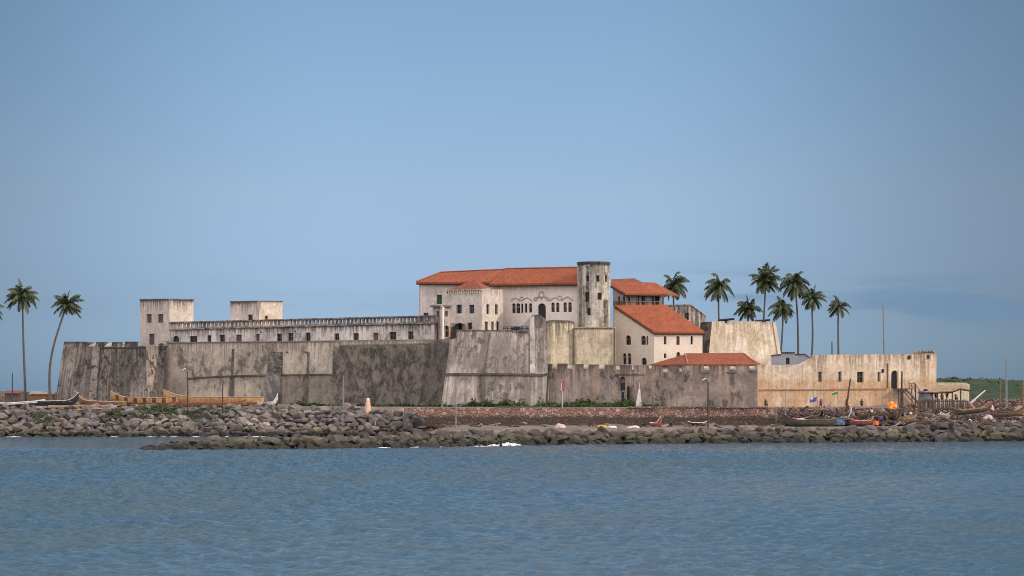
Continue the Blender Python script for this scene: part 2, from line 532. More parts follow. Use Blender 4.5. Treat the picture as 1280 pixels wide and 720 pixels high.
rubble('stone_dark', (.11, .085, .07), (.16, .12, .10), (.24, .20, .18), 1.8, (1.2, 2.2, .6, (.06, .05, .04)))

# ------------------------------------------------------------------ fort
ZG = 4.6
def zmax(f, top):
    f.zref = max(f.at(*p)[1] for p in top); return f.zref

def cren(spec):
    """[(x0, x1, y)] steps -> top profile"""
    r = []
    for x0, x1, y in spec: r += [(x0, y), (x1, y)]
    return r

# --- left bastion
bl = chain([(86, 447), (80, 432), (182, 420), (206, 426)], 16.6, .14)
topA = cren([(80, 99, 427), (99, 103, 432.5), (103, 111, 427.5), (111, 120, 433), (120, 131, 427.5), (131, 140, 433), (140, 152, 427.5), (152, 156, 433), (156, 173, 427), (173, 182, 432.5)])
topB = [(182, 432.5), (206, 433)]
zmax(bl[1], topA)
plaster('wall_bastion', (.50, .42, .35), (.40, .335, .28), blotch=.95, streak=.75, length=8, base=.6, top=.8, seed=1, bscale=.42,
        patches=upatch(bl[1], [(150, 163, 436, 500, .5, .75), (104, 128, 435, 452, 1.0, .5), (110, 126, 466, 500, 1, .5), (126.3, 127.6, 430, 505, .08, .6)]))
plaster('wall_return', (.50, .42, .35), (.46, .39, .31), blotch=.6, streak=.45, length=4, base=.4, top=.3, seed=2, bscale=.6)
plaster('wall_buttress_left', (.47, .40, .33), (.42, .355, .295), blotch=.6, streak=.5, length=5, base=.3, top=.3, seed=29, bscale=.6)
t = empty('bastion', (PX(150, 425), 425, ZG), 'stained battlemented bastion at the left end of the fort, beside the leaning palm', 'bastion')
mb = MB()
wall(mb, bl[0], [(86, 429), (80, 427)], ZG - 1.5, th=1.5)
wall(mb, bl[1], topA, ZG - 1.5, th=1.5)
wb = mb.build('wall', MAT['wall_bastion'], t)
mb = MB(); wall(mb, bl[2], topB, ZG - 1.5, th=1.5); mb.build('return_wall', MAT['wall_return'], t)
plaster('sill_plaster_old', (.60, .51, .41), (.54, .46, .37), blotch=.4, streak=.4, seed=32)
for i in range(0, len(topA) - 2, 2):
    (xa, ya), (xb, yb) = topA[i], topA[i + 1]
    if ya < 431: continue
    m2 = MB(); F = bl[1]; qa, qb = F.at(xa, ya), F.at(xb, yb); g0, g1 = qa[0] + .04, qb[0] - .04
    A = [F.pos(g0, qa[1] - .12, .05), F.pos(g1, qb[1] - .12, .05), F.pos(g1, qb[1] + .08, .05), F.pos(g0, qa[1] + .08, .05)]; B = [F.pos(g0, qa[1] - .12, -1.4), F.pos(g1, qb[1] - .12, -1.4), F.pos(g1, qb[1] + .62, -1.4), F.pos(g0, qa[1] + .62, -1.4)]
    m2.poly(A); m2.poly(B[::-1])
    for j in range(4): m2.poly([A[(j + 1) % 4], A[j], B[j], B[(j + 1) % 4]])
    m2.build('sill', MAT['sill_plaster_old'], t)
mb = MB()
strip(mb, bl[1], [(120, 434), (182, 434)], .25, .12); mb.build('ledge', MAT['wall_bastion'], t)
mb = MB(); mb.poly([P(88, 433.5, 446), P(80.5, 433.5, 433), P(182, 433.5, 421.4), P(206, 434, 427.4)]); mb.build('terrace', MAT['wall_bastion'], t)
# buttress strip on the bastion front
mb = MB()
a0 = bl[1].at(118, 433.5); a1 = bl[1].at(126, 433.5)
for (o0, o1) in ((0, .32),):
    q = [(a0[0], a0[1]), (a1[0], a1[1]), (a1[0], ZG - 1.4), (a0[0], ZG - 1.4)]
    A = [bl[1].pos(x, z, o1) for x, z in q]; B = [bl[1].pos(x, z, -.1) for x, z in q]
    mb.poly(A[::-1]); mb.poly(B)
    for j in range(4): mb.poly([A[j], A[(j + 1) % 4], B[(j + 1) % 4], B[j]])
mb.build('buttress', MAT['wall_buttress_left'], t, recalc=True)
# sentry box on the corner between bastion and curtain
mb = MB()
c = P(207, 440, 424.6)
mb.tube([(c.x, c.y, PZ(457, 424.6)), (c.x, c.y, PZ(452, 424.6)), (c.x, c.y, PZ(433, 424.6))], [.35, .95, .95], 10, smooth=False)
s_ = tag(mb.build_at('sentry_box', MAT['wall_bastion'], (c.x, c.y, PZ(457, 424.6))), 'small stained stone sentry turret in the corner beside the left bastion', 'turret')
mb = MB(); mb.tube([(c.x, c.y, PZ(433, 424.6)), (c.x, c.y, PZ(430.5, 424.6)), (c.x, c.y, PZ(426, 424.6))], [1.35, 1.35, .5], 10, smooth=False)
mb.build('cap', MAT['wall_bastion'], s_)

# --- long curtain wall
cw = chain([(204, 424.3), (567, 389.6)], 16.4, .07)
topC = [(204, 427), (240, 427.3), (330, 426.5), (421, 425.5), (567, 424)]
zmax(cw[0], topC)
F = cw[0]
plaster('wall_curtain', (.61, .51, .395), (.53, .44, .34), blotch=.5, streak=.55, length=3.5, base=.30, top=.6, seed=3, bscale=.35, courses=.08,
        patches=upatch(F, [(290.2, 293.8, 436, 470, .12, 1.0), (288.5, 296, 470, 506, .3, 1.0), (384.6, 388, 440, 468, .12, 1.0), (380, 390, 468, 506, .4, 1.0),
                           (204, 214, 432, 500, .9, .7), (216, 240, 470, 500, 1.4, .45), (335, 347, 438, 505, .5, .75), (357, 420, 468, 506, .5, .6), (236, 290, 470, 476, .6, .5), (296, 340, 468.5, 475, .5, .55), (376, 384, 430, 446, .7, .6),
                           (417, 575, 430.5, 510, .25, .80), (414, 420, 468, 508, .3, .75), (424, 462, 436, 480, 1.8, .85), (527, 575, 424, 510, .8, 1.0), (470, 505, 440, 500, 2.0, .8), (446, 530, 431, 447, 1.2, .8), (204, 570, 422, 429.5, .4, .6)]))  # right end band: stain plus painted cast shadow of the central bastion
t = empty('curtain_wall', (PX(380, 405), 405, ZG), 'long high grey curtain wall streaked with black drain stains', 'fort wall')
mb = MB(); wall(mb, F, topC, ZG - 1.2, th=1.4); mb.build('wall', MAT['wall_curtain'], t)
plaster('ledge_stain_shade', (.24, .205, .18), (.19, .165, .145), blotch=.7, streak=.6, seed=33)  # dark tint holds both stain and the shadow line under the ledge
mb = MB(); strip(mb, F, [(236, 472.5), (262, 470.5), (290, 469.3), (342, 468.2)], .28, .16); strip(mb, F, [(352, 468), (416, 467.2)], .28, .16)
mb.build('ledge', MAT['ledge_stain_shade'], t)
mb = MB(); strip(mb, F, [(206, 427.6), (421, 426)], .18, .12); strip(mb, F, [(424, 431), (535, 429)], .2, .10); mb.build('coping', MAT['wall_curtain'], t)
# sloping buttress
mb = MB()
q = [F.at(340.5, 440), F.at(354, 440), F.at(356, 505), F.at(331, 505)]
A = [F.pos(q[0][0], q[0][1], .12), F.pos(q[1][0], q[1][1], .12), F.pos(q[2][0], q[2][1], .9), F.pos(q[3][0], q[3][1], .9)]
B = [F.pos(x, z, -.1) for x, z in q]
mb.poly(A[::-1]); mb.poly(B)
for j in range(4): mb.poly([A[j], A[(j + 1) % 4], B[(j + 1) % 4], B[j]])
plaster('wall_buttress', (.38, .325, .275), (.30, .26, .22), blotch=.7, streak=.7, length=8, base=.7, seed=4, bscale=.7)
mb.build('buttress', MAT['wall_buttress'], t, recalc=True)
mb = MB(); mb.tube([F.pos(*F.at(222, 461), .3), F.pos(*F.at(222, 470), .3)], .12, 6); 
mb = MB()
for x in (360.5, 383.8, 207.5): 
    q = F.at(x, 440); mb.tube([F.pos(q[0], q[1], -.2), F.pos(q[0], q[1] - .03, .45)], .13, 8)
mb.build('spout', MAT['wall_buttress'], t)

# --- central bastion
cb = chain([(569, 398), (564.3, 384.5), (683, 389.3)], 17.2, .13)
F = cb[1]
topD = [(564.3, 424), (571, 423), (571, 413), (662, 413), (662, 397.5), (667, 393.4), (676, 393.2), (683, 399.5)]
zmax(F, topD)
plaster('wall_central', (.50, .425, .375), (.42, .355, .315), blotch=.52, streak=.8, length=7, base=.5, top=.7, seed=5, bscale=.42,
        patches=upatch(F, [(604, 612, 414, 468, .4, .6), (604, 615, 458, 507, .6, 1.0), (611.3, 613.8, 416, 508, .12, 1.0), (668, 682, 392, 412, .5, .95), (590, 606, 440, 462, .8, .6), (614, 640, 418, 450, 1.4, .5), (628, 658, 446, 466, 1.2, .5), (575, 600, 467.5, 480, .7, .6), (600, 650, 468, 477, .7, .6),
                           (570.5, 573, 413, 434, .2, .8), (573, 588, 433, 435.5, .15, .8), (587, 593, 441, 449, .4, .8), (660, 662.6, 416, 470, .25, .6), (622, 652, 490, 508, 1.2, .5)]))
t = empty('central_bastion', (PX(620, 388), 388, ZG), 'tall pinkish grey bastion below the white bay with a black runoff stain', 'bastion')
mb = MB(); wall(mb, cb[0], [(569, 424.6), (564.3, 424)], ZG - 1, th=1.2); wall(mb, F, topD, ZG - 1, th=1.2)
mb.build('wall', MAT['wall_central'], t)
mb = MB(); strip(mb, F, [(566, 466.6), (600, 466.4), (640, 466.6), (676, 467.6), (683, 466)], .35, .22); mb.build('ledge', MAT['ledge_stain_shade'], t)
mb = MB(); strip(mb, F, [(571.5, 412.4), (661.5, 412.4)], .16, .12); mb.build('coping', MAT['wall_central'], t)
mb = MB()
a = Face(662, 386.1, 668, 386.1, 17.2, .13)
q = [a.at(662, 398), a.at(668, 394)]
A = [F.pos(F.at(662, 398)[0], F.at(662, 398)[1], .06), F.pos(F.at(668, 394)[0], F.at(668, 394)[1], .06), F.pos(F.at(668, 466)[0], F.at(668, 466)[1], .06), F.pos(F.at(662, 466)[0], F.at(662, 466)[1], .06)]
B = [p + Vector((0, .4, 0)) for p in A]
mb.poly(A[::-1]); mb.poly(B)
for j in range(4): mb.poly([A[j], A[(j + 1) % 4], B[(j + 1) % 4], B[j]])
plaster('pier_pale', (.60, .52, .46), (.54, .46, .405), blotch=.4, streak=.5, length=6, seed=6)
mb.build('pier', MAT['pier_pale'], t, recalc=True)
mb = MB(); mb.poly([P(572, 414.5, 387.5), P(662, 414.5, 387.5), P(662, 414, 400), P(572, 414, 405)]); mb.build('terrace', MAT['wall_central'], t)
# stair flight that climbs behind the terrace to the great door
mb = MB(); f2 = Face(647, 391.6, 668, 391)
wall(mb, f2, [(647, 411.5), (667, 393.5), (668, 393.5)], PZ(415, 391), th=1.6)
tag(mb.build_at('stair_flight', MAT['pier_pale'], (PX(657, 391.5), 391.5, PZ(415, 391))), 'sloping masonry stair parapet rising to the arched door of the main hall', 'stairs')
mb = MB()
for x0, x1, y in ((629, 666, 408.6), (629, 666, 410.8)):
    mb.tube([P(x0, y, 390), P(x1, y, 390)], .06, 6)
for x in (629, 634, 640, 647, 652, 659, 666): mb.tube([P(x, 408.3, 390), P(x, 414, 390)], .05, 6)
tag(mb.build_at('terrace_railing', MAT['iron'], P(645, 413, 389)), 'thin dark pipe railing along the terrace edge below the arched windows', 'railing')
# old cannons seen on the terrace
def cannon(px, py, Y, ln, label, flip=1):
    c = P(px, py, Y)
    t = empty('cannon', c, label, 'cannon', 'old iron cannons on the fort')
    mb = MB(); d = Vector((flip, -.25, .12)).normalized()
    mb.tube([c - d * ln * .5, c - d * ln * .45, c - d * ln * .1, c + d * ln * .2, c + d * ln * .5, c + d * ln * .52], [.12, .26, .24, .20, .17, .2], 10)
    mb.build('barrel', MAT['iron'], t)
    m2 = MB(); m2.box(c - d * ln * .2 - Vector((0, 0, .3)), (ln * .5, .5, .28), math.atan2(d.y, d.x)); m2.build('carriage', MAT['wood_dark'], t)
cannon(644, 410.6, 391.3, 1.6, 'dark iron cannon on the terrace beside the sloping stair')

# --- bright block, drum base and round tower
F = Face(684, 391.2, 716, 393.6)
top = [(684, 401.5), (690, 400), (712, 400.6), (716, 401.5)]; zmax(F, top)
plaster('wall_yellow', (.76, .635, .46), (.70, .58, .41), blotch=.3, streak=1, length=4.6, base=.15, top=.95, seed=7, bscale=.5, mold_or_shade=(.06, .05, .04))
mb = MB(); wall(mb, F, top, PZ(462, 391), th=1)
f3 = Face(716, 393.6, 718, 399); wall(mb, f3, [(716, 401.5), (718, 403)], PZ(462, 391), th=.6)
f4 = Face(682, 396, 684, 391.2); wall(mb, f4, [(682, 402), (684, 401.5)], PZ(462, 391), th=.6)
mb.poly([P(684, 402.5, 391.6), P(716, 403, 394), P(718, 403, 399), P(682, 403, 396)])
tag(mb.build_at('yellow_bastion_block', MAT['wall_yellow'], P(700, 455, 392)), 'bright cream masonry block left of the round tower with dark drips on top', 'fort wall')
F = Face(718, 393, 766, 396)
top = [(718, 410), (766, 409)]; zmax(F, top)
plaster('wall_drum', (.70, .585, .43), (.63, .52, .375), blotch=.4, streak=.6, length=4, base=.2, top=.55, seed=8, mold_or_shade=(.12, .10, .07),
        patches=upatch(F, [(716, 720.5, 405, 462, .3, .9), (761, 770, 415, 460, .8, .75), (730, 745, 409, 418, 1, .5)]))  # left edge strip is painted shade of the gap beside the block
t = empty('tower_base', P(742, 458, 398), 'wide cream masonry base carrying the round tower', 'tower base')
mb = MB(); wall(mb, F, top, PZ(463, 394), th=1.2); f3 = Face(766, 396, 767.5, 405); wall(mb, f3, [(766, 409), (767.5, 410)], PZ(463, 394), th=.6)
mb.poly([P(717, 410.2, 393.1), P(766, 409.4, 396.2), P(767.5, 410, 405), P(718, 411, 405)])
mb.build('wall', MAT['wall_drum'], t)
mb = MB(); strip(mb, F, [(717, 408.8), (768, 408.6)], .22, .22); mb.build('cornice', MAT['wall_drum'], t)

plaster('wall_tower', (.78, .69, .565), (.70, .61, .49), blotch=.5, streak=.55, length=11, base=.45, top=1.0, seed=9, bscale=.6, sfreq=1.3,
        patches=[(-3.4, -2.2, -1, 12, .35, .85), (-1.55, -.75, .5, 9, .25, .9), (-2.2, -1.6, 4, 12, .3, .7), (1.7, 3.2, 6.5, 12, .35, .9), (.1, .5, 0, 4.5, .15, .7), (1.1, 1.5, 0, 6, .15, .6)])
cx, cy, r = PX(742, 399.5), 399.5, 20.2 * K * 399.5
z0, z1 = PZ(410, 399), PZ(328.5, 399)
t = empty('round_tower', (cx, cy, z0), 'stained round stone tower rising above the red roofs', 'tower')
mb = MB(); n = 40
slots = [(731, 736.5, 365, 377), (745.5, 749.5, 344, 352), (732.8, 736.2, 344.5, 351.5), (756.5, 759.5, 344, 352), (747, 752.5, 366, 374.5), (734, 738.3, 385, 394)]
ang = lambda px: math.asin(max(-1, min(1, (PX(px, 396.6) - cx) / r)))
cuts = sorted(set([-math.pi + 2 * math.pi * i / n for i in range(n)] + [a for s in slots for a in (ang(s[0]), ang(s[1]))]))
zc = sorted(set([z0, z1] + [z0 + (z1 - z0) * i / 6 for i in range(1, 6)] + [z for s in slots for z in (PZ(s[2], 396.5), PZ(s[3], 396.5))]))
pt = lambda a, z, rr=r: Vector((cx + rr * math.sin(a), cy - rr * math.cos(a), z))
inslot = lambda a, z: any(ang(s[0]) < a < ang(s[1]) and PZ(s[3], 396.5) < z < PZ(s[2], 396.5) for s in slots)
for i in range(len(cuts)):
    a0, a1 = cuts[i], cuts[(i + 1) % len(cuts)]
    if a1 < a0: a1 += 2 * math.pi
    if a1 - a0 < 1e-5: continue
    for zl, zh in zip(zc[:-1], zc[1:]):
        if inslot((a0 + a1) / 2, (zl + zh) / 2): continue
        mb.poly([pt(a0, zl), pt(a1, zl), pt(a1, zh), pt(a0, zh)], [(r * a0, z1 - zl), (r * a1, z1 - zl), (r * a1, z1 - zh), (r * a0, z1 - zh)])
    mb.poly([pt(a0, z1), pt(a1, z1), pt(a1, z1, r - .6), pt(a0, z1, r - .6)], [(r * a0, .1)] * 4)
    mb.poly([pt(a1, z1 - 1.2, r - .6), pt(a0, z1 - 1.2, r - .6), pt(a0, z1, r - .6), pt(a1, z1, r - .6)])
for s in slots:
    a0, a1, zl, zh = ang(s[0]), ang(s[1]), PZ(s[3], 396.5), PZ(s[2], 396.5)
    for (p, q) in (((a0, zl), (a1, zl)), ((a1, zl), (a1, zh)), ((a1, zh), (a0, zh)), ((a0, zh), (a0, zl))):
        mb.poly([pt(*p), pt(*q), pt(q[0], q[1], r - .5), pt(p[0], p[1], r - .5)], [(r * p[0], z1 - p[1]), (r * q[0], z1 - q[1]), (r * q[0], z1 - q[1]), (r * p[0], z1 - p[1])])
mb.poly([pt(2 * math.pi * i / 24, z1 - 1.2, r - .55) for i in range(24)])
mb.build('wall', MAT['wall_tower'], t, weld=True)
for s in slots:
    m2 = MB(); a0, a1, zl, zh = ang(s[0]) - .02, ang(s[1]) + .02, PZ(s[3], 396.5) - .03, PZ(s[2], 396.5) + .03
    q = [pt(a0, zl, r - .36), pt(a1, zl, r - .36), pt(a1, zh, r - .36), pt(a0, zh, r - .36)]
    m2.poly(q); m2.poly([p + Vector((0, .08, 0)) for p in q][::-1]); m2.build('window', MAT['pane'], t)
mb = MB()
rim = [pt(2 * math.pi * i / 36, z1 + .12, r + .12) for i in range(36)]; rim2 = [pt(2 * math.pi * i / 36, z1 - .25, r + .12) for i in range(36)]; rin = [pt(2 * math.pi * i / 36, z1 + .12, r - .62) for i in range(36)]; rin2 = [pt(2 * math.pi * i / 36, z1 - .25, r - .05) for i in range(36)]
rin3 = [pt(2 * math.pi * i / 36, z1 + .004, r - .62) for i in range(36)]
for i in range(36):
    j = (i + 1) % 36
    for A, B in ((rim2, rim), (rim, rin), (rin, rin3), (rin2, rim2)):
        mb.poly([A[i], A[j], B[j], B[i]], [(i * .4, .1)] * 4)
mb.build('coping', MAT['wall_tower'], t)

# --- gallery building along the curtain wall
plaster('wall_gallery', (.82, .72, .635), (.74, .645, .57), blotch=.45, streak=.9, length=2.3, base=.15, top=.6, seed=10, bscale=.5)
plaster('wall_parapet', (.70, .58, .48), (.60, .495, .415), blotch=.6, streak=.9, length=2.2, base=.6, top=.5, seed=11, bscale=.8)
F = Face(212, 428.6, 543, 393.4)
t = empty('gallery_building', F.pos(F.L / 2, PZ(427, 410)), 'low stained white gallery range with a pierced parapet above the curtain wall', 'building')
hs = [('arch', 216, 224, 419.5, 430), ('rect', 237, 246.5, 420, 429, 'dark'), ('rect', 259, 264, 419, 427.5), ('rect', 274.5, 281, 418.5, 428), ('rect', 295, 302, 418.3, 428, 'brown', 'door'),
      ('rect', 319.5, 324.5, 417.5, 428, 'brown', 'door'), ('rect', 346, 352.3, 417, 427), ('rect', 360, 366.5, 416.3, 426), ('rect', 382, 388, 415.6, 426), ('rect', 418, 424, 416.8, 425), ('rect', 441.5, 448.3, 416.4, 425),
      ('rect', 466.5, 472.8, 416, 425, 'brown', 'door'), ('rect', 486.8, 495.4, 414.6, 424.6), ('rect', 510, 516.3, 414.2, 424)]
mb = MB()
y_t = lambda x: 411.2 - (x - 212) * 8.2 / 330
hl = wall(mb, F, [(212, y_t(212)), (543, y_t(543))], PZ(432, 428), hs, th=.7)
f2 = Face(543, 393.4, 546, 402); wall(mb, f2, [(543, y_t(543)), (546, y_t(543) + 1.6)], PZ(432, 428), th=.5)
mb.poly([F.pos(0, F.at(212, 411.6)[1]), F.pos(F.L, F.at(543, 403.4)[1]), F.pos(F.L, F.at(543, 403.4)[1]) + Vector((5.5, 8, 0)), F.pos(0, F.at(212, 411.6)[1]) + Vector((5.5, 8, 0))])
mb.build('wall', MAT['wall_gallery'], t); fill_holes(F, hl, t)
for x, y in ((326, 415.3), (369.2, 414.2)):
    m2 = MB(); q = F.at(x, y); m2.tube([F.pos(q[0], q[1], .03), F.pos(q[0], q[1], -.1)], .16, 10); m2.build('vent', MAT['pane'], t)
# pierced parapet: many slots in one part
mb = MB(); sl_ = []
x = 226.0
while x < 520:
    sl_.append(('rect', x, x + 2.6, 404.3 - (x - 212) * 8.3 / 330 + .6, 409.6 - (x - 212) * 8.2 / 330, 'none')); x += 5.0 - (x - 226) * .0012
yp = lambda x: 403.2 - (x - 212) * 8.3 / 330
Fp = Face(212, 428.3, 543, 393.1)
wall(mb, Fp, [(212, yp(212)), (543, yp(543))], F.at(212, y_t(212))[1] - .02, sl_, th=.35)
mb.build('parapet', MAT['wall_parapet'], t)
mb = MB(); strip(mb, Fp, [(212, yp(212) - .8), (543, yp(543) - .8)], .22, .15, .5); mb.build('coping', MAT['wall_parapet'], t)
mb = MB(); strip(mb, Fp, [(212, 411), (543, 402.6)], .22, .22, .2); mb.build('cornice', MAT['wall_gallery'], t)
# buried solid behind the pierced parapet so daylight does not leak below it
def tower_box(name, pts, Zb, tops, holes, mats, label, cat, roof_y=None, coping=True):
    """two faced block: left face, right face, plus plain rear walls and a flat roof"""
    (pl, Yl), (pc, Yc), (pr, Yr) = pts
    t = empty(name, Vector((PX(pc, Yc), Yc, Zb)), label, cat)
    f1 = Face(pl, Yl, pc, Yc); f2 = Face(pc, Yc, pr, Yr)
    far = f1.a + (f2.b - f2.a)
    mb = MB(); h1 = wall(mb, f1, tops[0], Zb, holes[0], th=.5)
    mb.build('side_wall', MAT[mats[0]], t)
    mb = MB(); h2 = wall(mb, f2, tops[1], Zb, holes[1], th=.5)
    mb.build('front_wall', MAT[mats[1]], t)
    zt = f2.at(*tops[1][0])[1]
    mb = MB()
    for a_, b_ in ((f2.b, far), (far, f1.a)):
        mb.poly([(a_.x, a_.y, Zb), (b_.x, b_.y, Zb), (b_.x, b_.y, zt - .02), (a_.x, a_.y, zt - .02)])
    mb.poly([(f1.a.x, f1.a.y, zt - .5), (f1.b.x, f1.b.y, zt - .5), (f2.b.x, f2.b.y, zt - .5), (far.x, far.y, zt - .5)])
    mb.build('rear_wall', MAT[mats[0]], t)
    if coping:
        mb = MB(); strip(mb, f1, [(tops[0][0][0], tops[0][0][1] - .7), (tops[0][-1][0], tops[0][-1][1] - .7)], .18, .14, .45)
        strip(mb, f2, [(tops[1][0][0], tops[1][0][1] - .7), (tops[1][-1][0], tops[1][-1][1] - .7)], .18, .14, .45); mb.build('coping', MAT[mats[0]], t)
    fill_holes(f1, h1, t); fill_holes(f2, h2, t)
    return t, f1, f2
plaster('tower_plaster', (.66, .565, .48), (.60, .51, .43), blotch=.18, streak=1.0, length=2.7, base=.08, top=.85, seed=12, bscale=.5, sfreq=2.8)
plaster('tower_peeled', (.66, .565, .48), (.60, .51, .43), blotch=.6, streak=.6, length=1.4, base=.03, top=.4, seed=14, bscale=.9, mold_or_shade=(.26, .20, .11))
tower_box('watch_tower', [(175, 436), (212, 428.4), (242, 433)], 15.6, ([(175, 374.5), (212, 374)], [(212, 374), (242, 374.6)]),
          ([('rect', 183, 189.5, 392.5, 403.5, 'brown'), ('rect', 197, 204, 392.5, 403.5, 'brown'), ('rect', 186, 193, 417, 431, 'brown', 'door')], []),
          ('tower_plaster', 'tower_plaster'), 'square white tower at the left end of the gallery with two brown shutters', 'tower')
tower_box('roof_lantern', [(288, 429), (324, 421), (353, 425)], 19.0, ([(288, 377), (324, 376.5)], [(324, 376.5), (353, 376.8)]),
          ([('rect', 309.5, 315.8, 393, 401)], [('rect', 331.3, 335, 395, 401)]),
          ('tower_plaster', 'tower_peeled'), 'square white block rising behind the gallery parapet with peeling cream side', 'tower')

# --- annex with thin pilaster, end of the gallery
plaster('annex_wall', (.60, .48, .39), (.54, .44, .36), blotch=.35, streak=.5, length=3, base=.2, top=.7, seed=15)
t, f1, f2 = tower_box('gatehouse_annex', [(541, 396.4), (553, 392.2), (563, 394)], 14.5, ([(541, 382.5), (553, 382.2)], [(553, 382.2), (563, 382.5)]),
          ([('rect', 545.5, 548.5, 389, 396)], [('rect', 556.5, 559.8, 389, 395.5), ('arch', 555.5, 561.5, 407, 421)]), ('annex_wall', 'annex_wall'),
          'narrow pinkish annex with a white corner pilaster at the end of the gallery', 'building')
mb = MB(); mb.tube([f2.pos(.06, f2.at(553.5, 384)[1], .06), f2.pos(.06, f2.at(553.5, 424)[1], .06)], .17, 8); mb.build('pilaster', MAT['white_paint'], t)
mb = MB(); strip(mb, f1, [(540, 382), (553, 381.6)], .3, .3, .3); strip(mb, f2, [(553, 381.6), (563.5, 382)], .3, .3, .3); mb.build('cornice', MAT['tower_plaster'], t)

# --- main hall
plaster('hall_wall', (.76, .66, .59), (.72, .62, .55), blotch=.10, streak=.15, length=2.5, base=.1, top=.15, seed=16, grain=.08)
F = Face(524, 412.5, 724, 400.8)
topE = [(524, 351.5), (603, 352), (724, 352)]; zmax(F, topE)
plaster('hall_wall_left', (.74, .645, .575), (.68, .59, .525), blotch=.5, streak=.3, length=5, base=.2, top=.15, seed=17, grain=.12, mold_or_shade=(.20, .16, .13),
        patches=upatch(F, [(530, 541, 361, 372, .8, .5), (534, 543, 370, 384, .9, .4), (523, 525.5, 354, 400, .25, .7)]))
t = empty('main_hall', F.pos(F.L / 2, PZ(415, 400)), 'long white main hall with a red tiled roof and arched windows', 'building')
ar = [('arch', 640, 644.4, 379, 391.3), ('arch', 645.2, 650.2, 379, 391.5), ('arch', 651.3, 654, 379.2, 391), ('arch', 655.8, 659, 379, 390.8), ('arch', 661, 665.2, 379, 390.6),
      ('arch', 672.3, 682.2, 379, 399.5, 'dark', 'door'), ('arch', 689, 693.3, 378, 390.2), ('arch', 695, 699.2, 378, 390.2), ('arch', 704.2, 708.4, 377.8, 390), ('arch', 710.2, 714.6, 377.6, 390), ('arch', 641, 647.5, 407.5, 416)]
Fs = F.at(600, 380)[0]
mb = MB(); hl = wall(mb, F, [(603, 352.2), (724, 352)], PZ(418, 398), ar, th=.7); mb.build('front_wall', MAT['hall_wall'], t); fill_holes(F, hl, t, .4)
mb = MB(); hl = wall(mb, F, [(524, 351.5), (603, 352.2)], PZ(430, 408), [('rect', 545.8, 552.3, 368.5, 380.2, 'green'), ('rect', 529.5, 535.5, 391, 396)], th=.7); mb.build('front_wall', MAT['hall_wall_left'], t); fill_holes(F, hl, t)
mb = MB(); 
far = [F.a + Vector((4.2, 8.2)), F.b + Vector((4.2, 8.2))]
for a_, b_ in ((far[0], F.a), (far[1], far[0]), (F.b, far[1])):
    mb.poly([(a_.x, a_.y, 15), (b_.x, b_.y, 15), (b_.x, b_.y, 26.3), (a_.x, a_.y, 26.3)])
mb.build('rear_wall', MAT['hall_wall_left'], t)
# roof: lower hipped part and a slightly higher right part
eL, eR, rL, rM = P(520.5, 352.3, 411.9), P(612, 352.6, 406.4), P(551, 340.6, 415.5), P(632, 337, 410.8)
bk = Vector((4.6, 9.2, 0))
mb = MB(); slab(mb, [[eL, eR, rM, rL], [eL + bk, eL, rL], [rL, rM, eR + bk, eL + bk]], .3)
o = mb.build('roof', MAT['roof_tiles'], t, recalc=True)
e2, e3, r2, r3 = P(611.5, 354.8, 405.8), P(724, 353.2, 399.8), P(631.5, 336.2, 410.8), P(724, 334.4, 404.8)
mb = MB(); slab(mb, [[e2, e3, r3, r2], [e2 + bk, e2, r2], [r2, r3, e3 + bk, e2 + bk]], .3)
o = mb.build('roof', MAT['roof_tiles'], t, recalc=True)
mb = MB(); mb.tube([rL + Vector((0, 0, .05)), rM + Vector((0, 0, .05))], .14, 6); mb.tube([r2 + Vector((0, 0, .05)), r3 + Vector((0, 0, .05))], .14, 6); mb.tube([eL + Vector((0, 0, .05)), rL + Vector((0, 0, .05))], .12, 6)
mb.build('ridge_tiles', MAT['roof_tiles'], o)
def eave_shade_strip(pts, parent, r_=.16, dz=.36):  # dark strip standing in for the shadow under the eaves
    m2 = MB(); m2.tube([Vector(p) + Vector((0, .12, -dz)) for p in pts], r_, 6); m2.build('eave_shade_strip', MAT['wood_dark'], parent)
eave_shade_strip([eL, eR], t); eave_shade_strip([e2, e3], t)
# plaster mouldings over the windows
mb = MB()
def mould(pts, rr=.10):
    mb.tube([F.pos(*F.at(x, y), .06) for x, y in pts], rr, 6)
def arcpts(x, y, w_, h_, n=8): return [(x - w_ / 2 + w_ * i / n, y - h_ * math.sin(math.pi * i / n)) for i in range(n + 1)]
mould([(639, 376.2), (642, 373), (645, 372.4), (648.5, 375), (651, 376), (656, 373.2), (659, 372), (662, 373.5), (665.5, 376.4)])
mould(arcpts(652.5, 374.6, 6, 3.8)); mould([(668, 376), (668, 372), (672, 371.5), (674, 370)]); mould([(673, 372.5), (674.5, 366), (676.8, 364), (679, 366), (680.6, 372.5)])
mould([(680, 370), (683, 371.5), (686, 372), (686, 376)]); mould([(687.5, 376), (691, 372.8), (694, 371.6), (697, 373.4), (701, 375.6), (707, 372), (710, 371), (713, 373), (716, 375.8)])
mould([(699.5 + 2.6 * math.cos(a), 372.6 + 2.6 * math.sin(a)) for a in [i * .7 for i in range(10)]]); mould([(669.5 + 1.8 * math.cos(a), 373.6 + 1.8 * math.sin(a)) for a in [i * .7 for i in range(10)]])
mould([(684.5 + 1.8 * math.cos(a), 373.4 + 1.8 * math.sin(a)) for a in [i * .7 for i in range(10)]]); mould([(674.8, 371.2), (676.8, 373.6), (678.8, 371.2), (674.8, 371.2)], .13)
mb.build('moulding', MAT['annex_wall'], t)
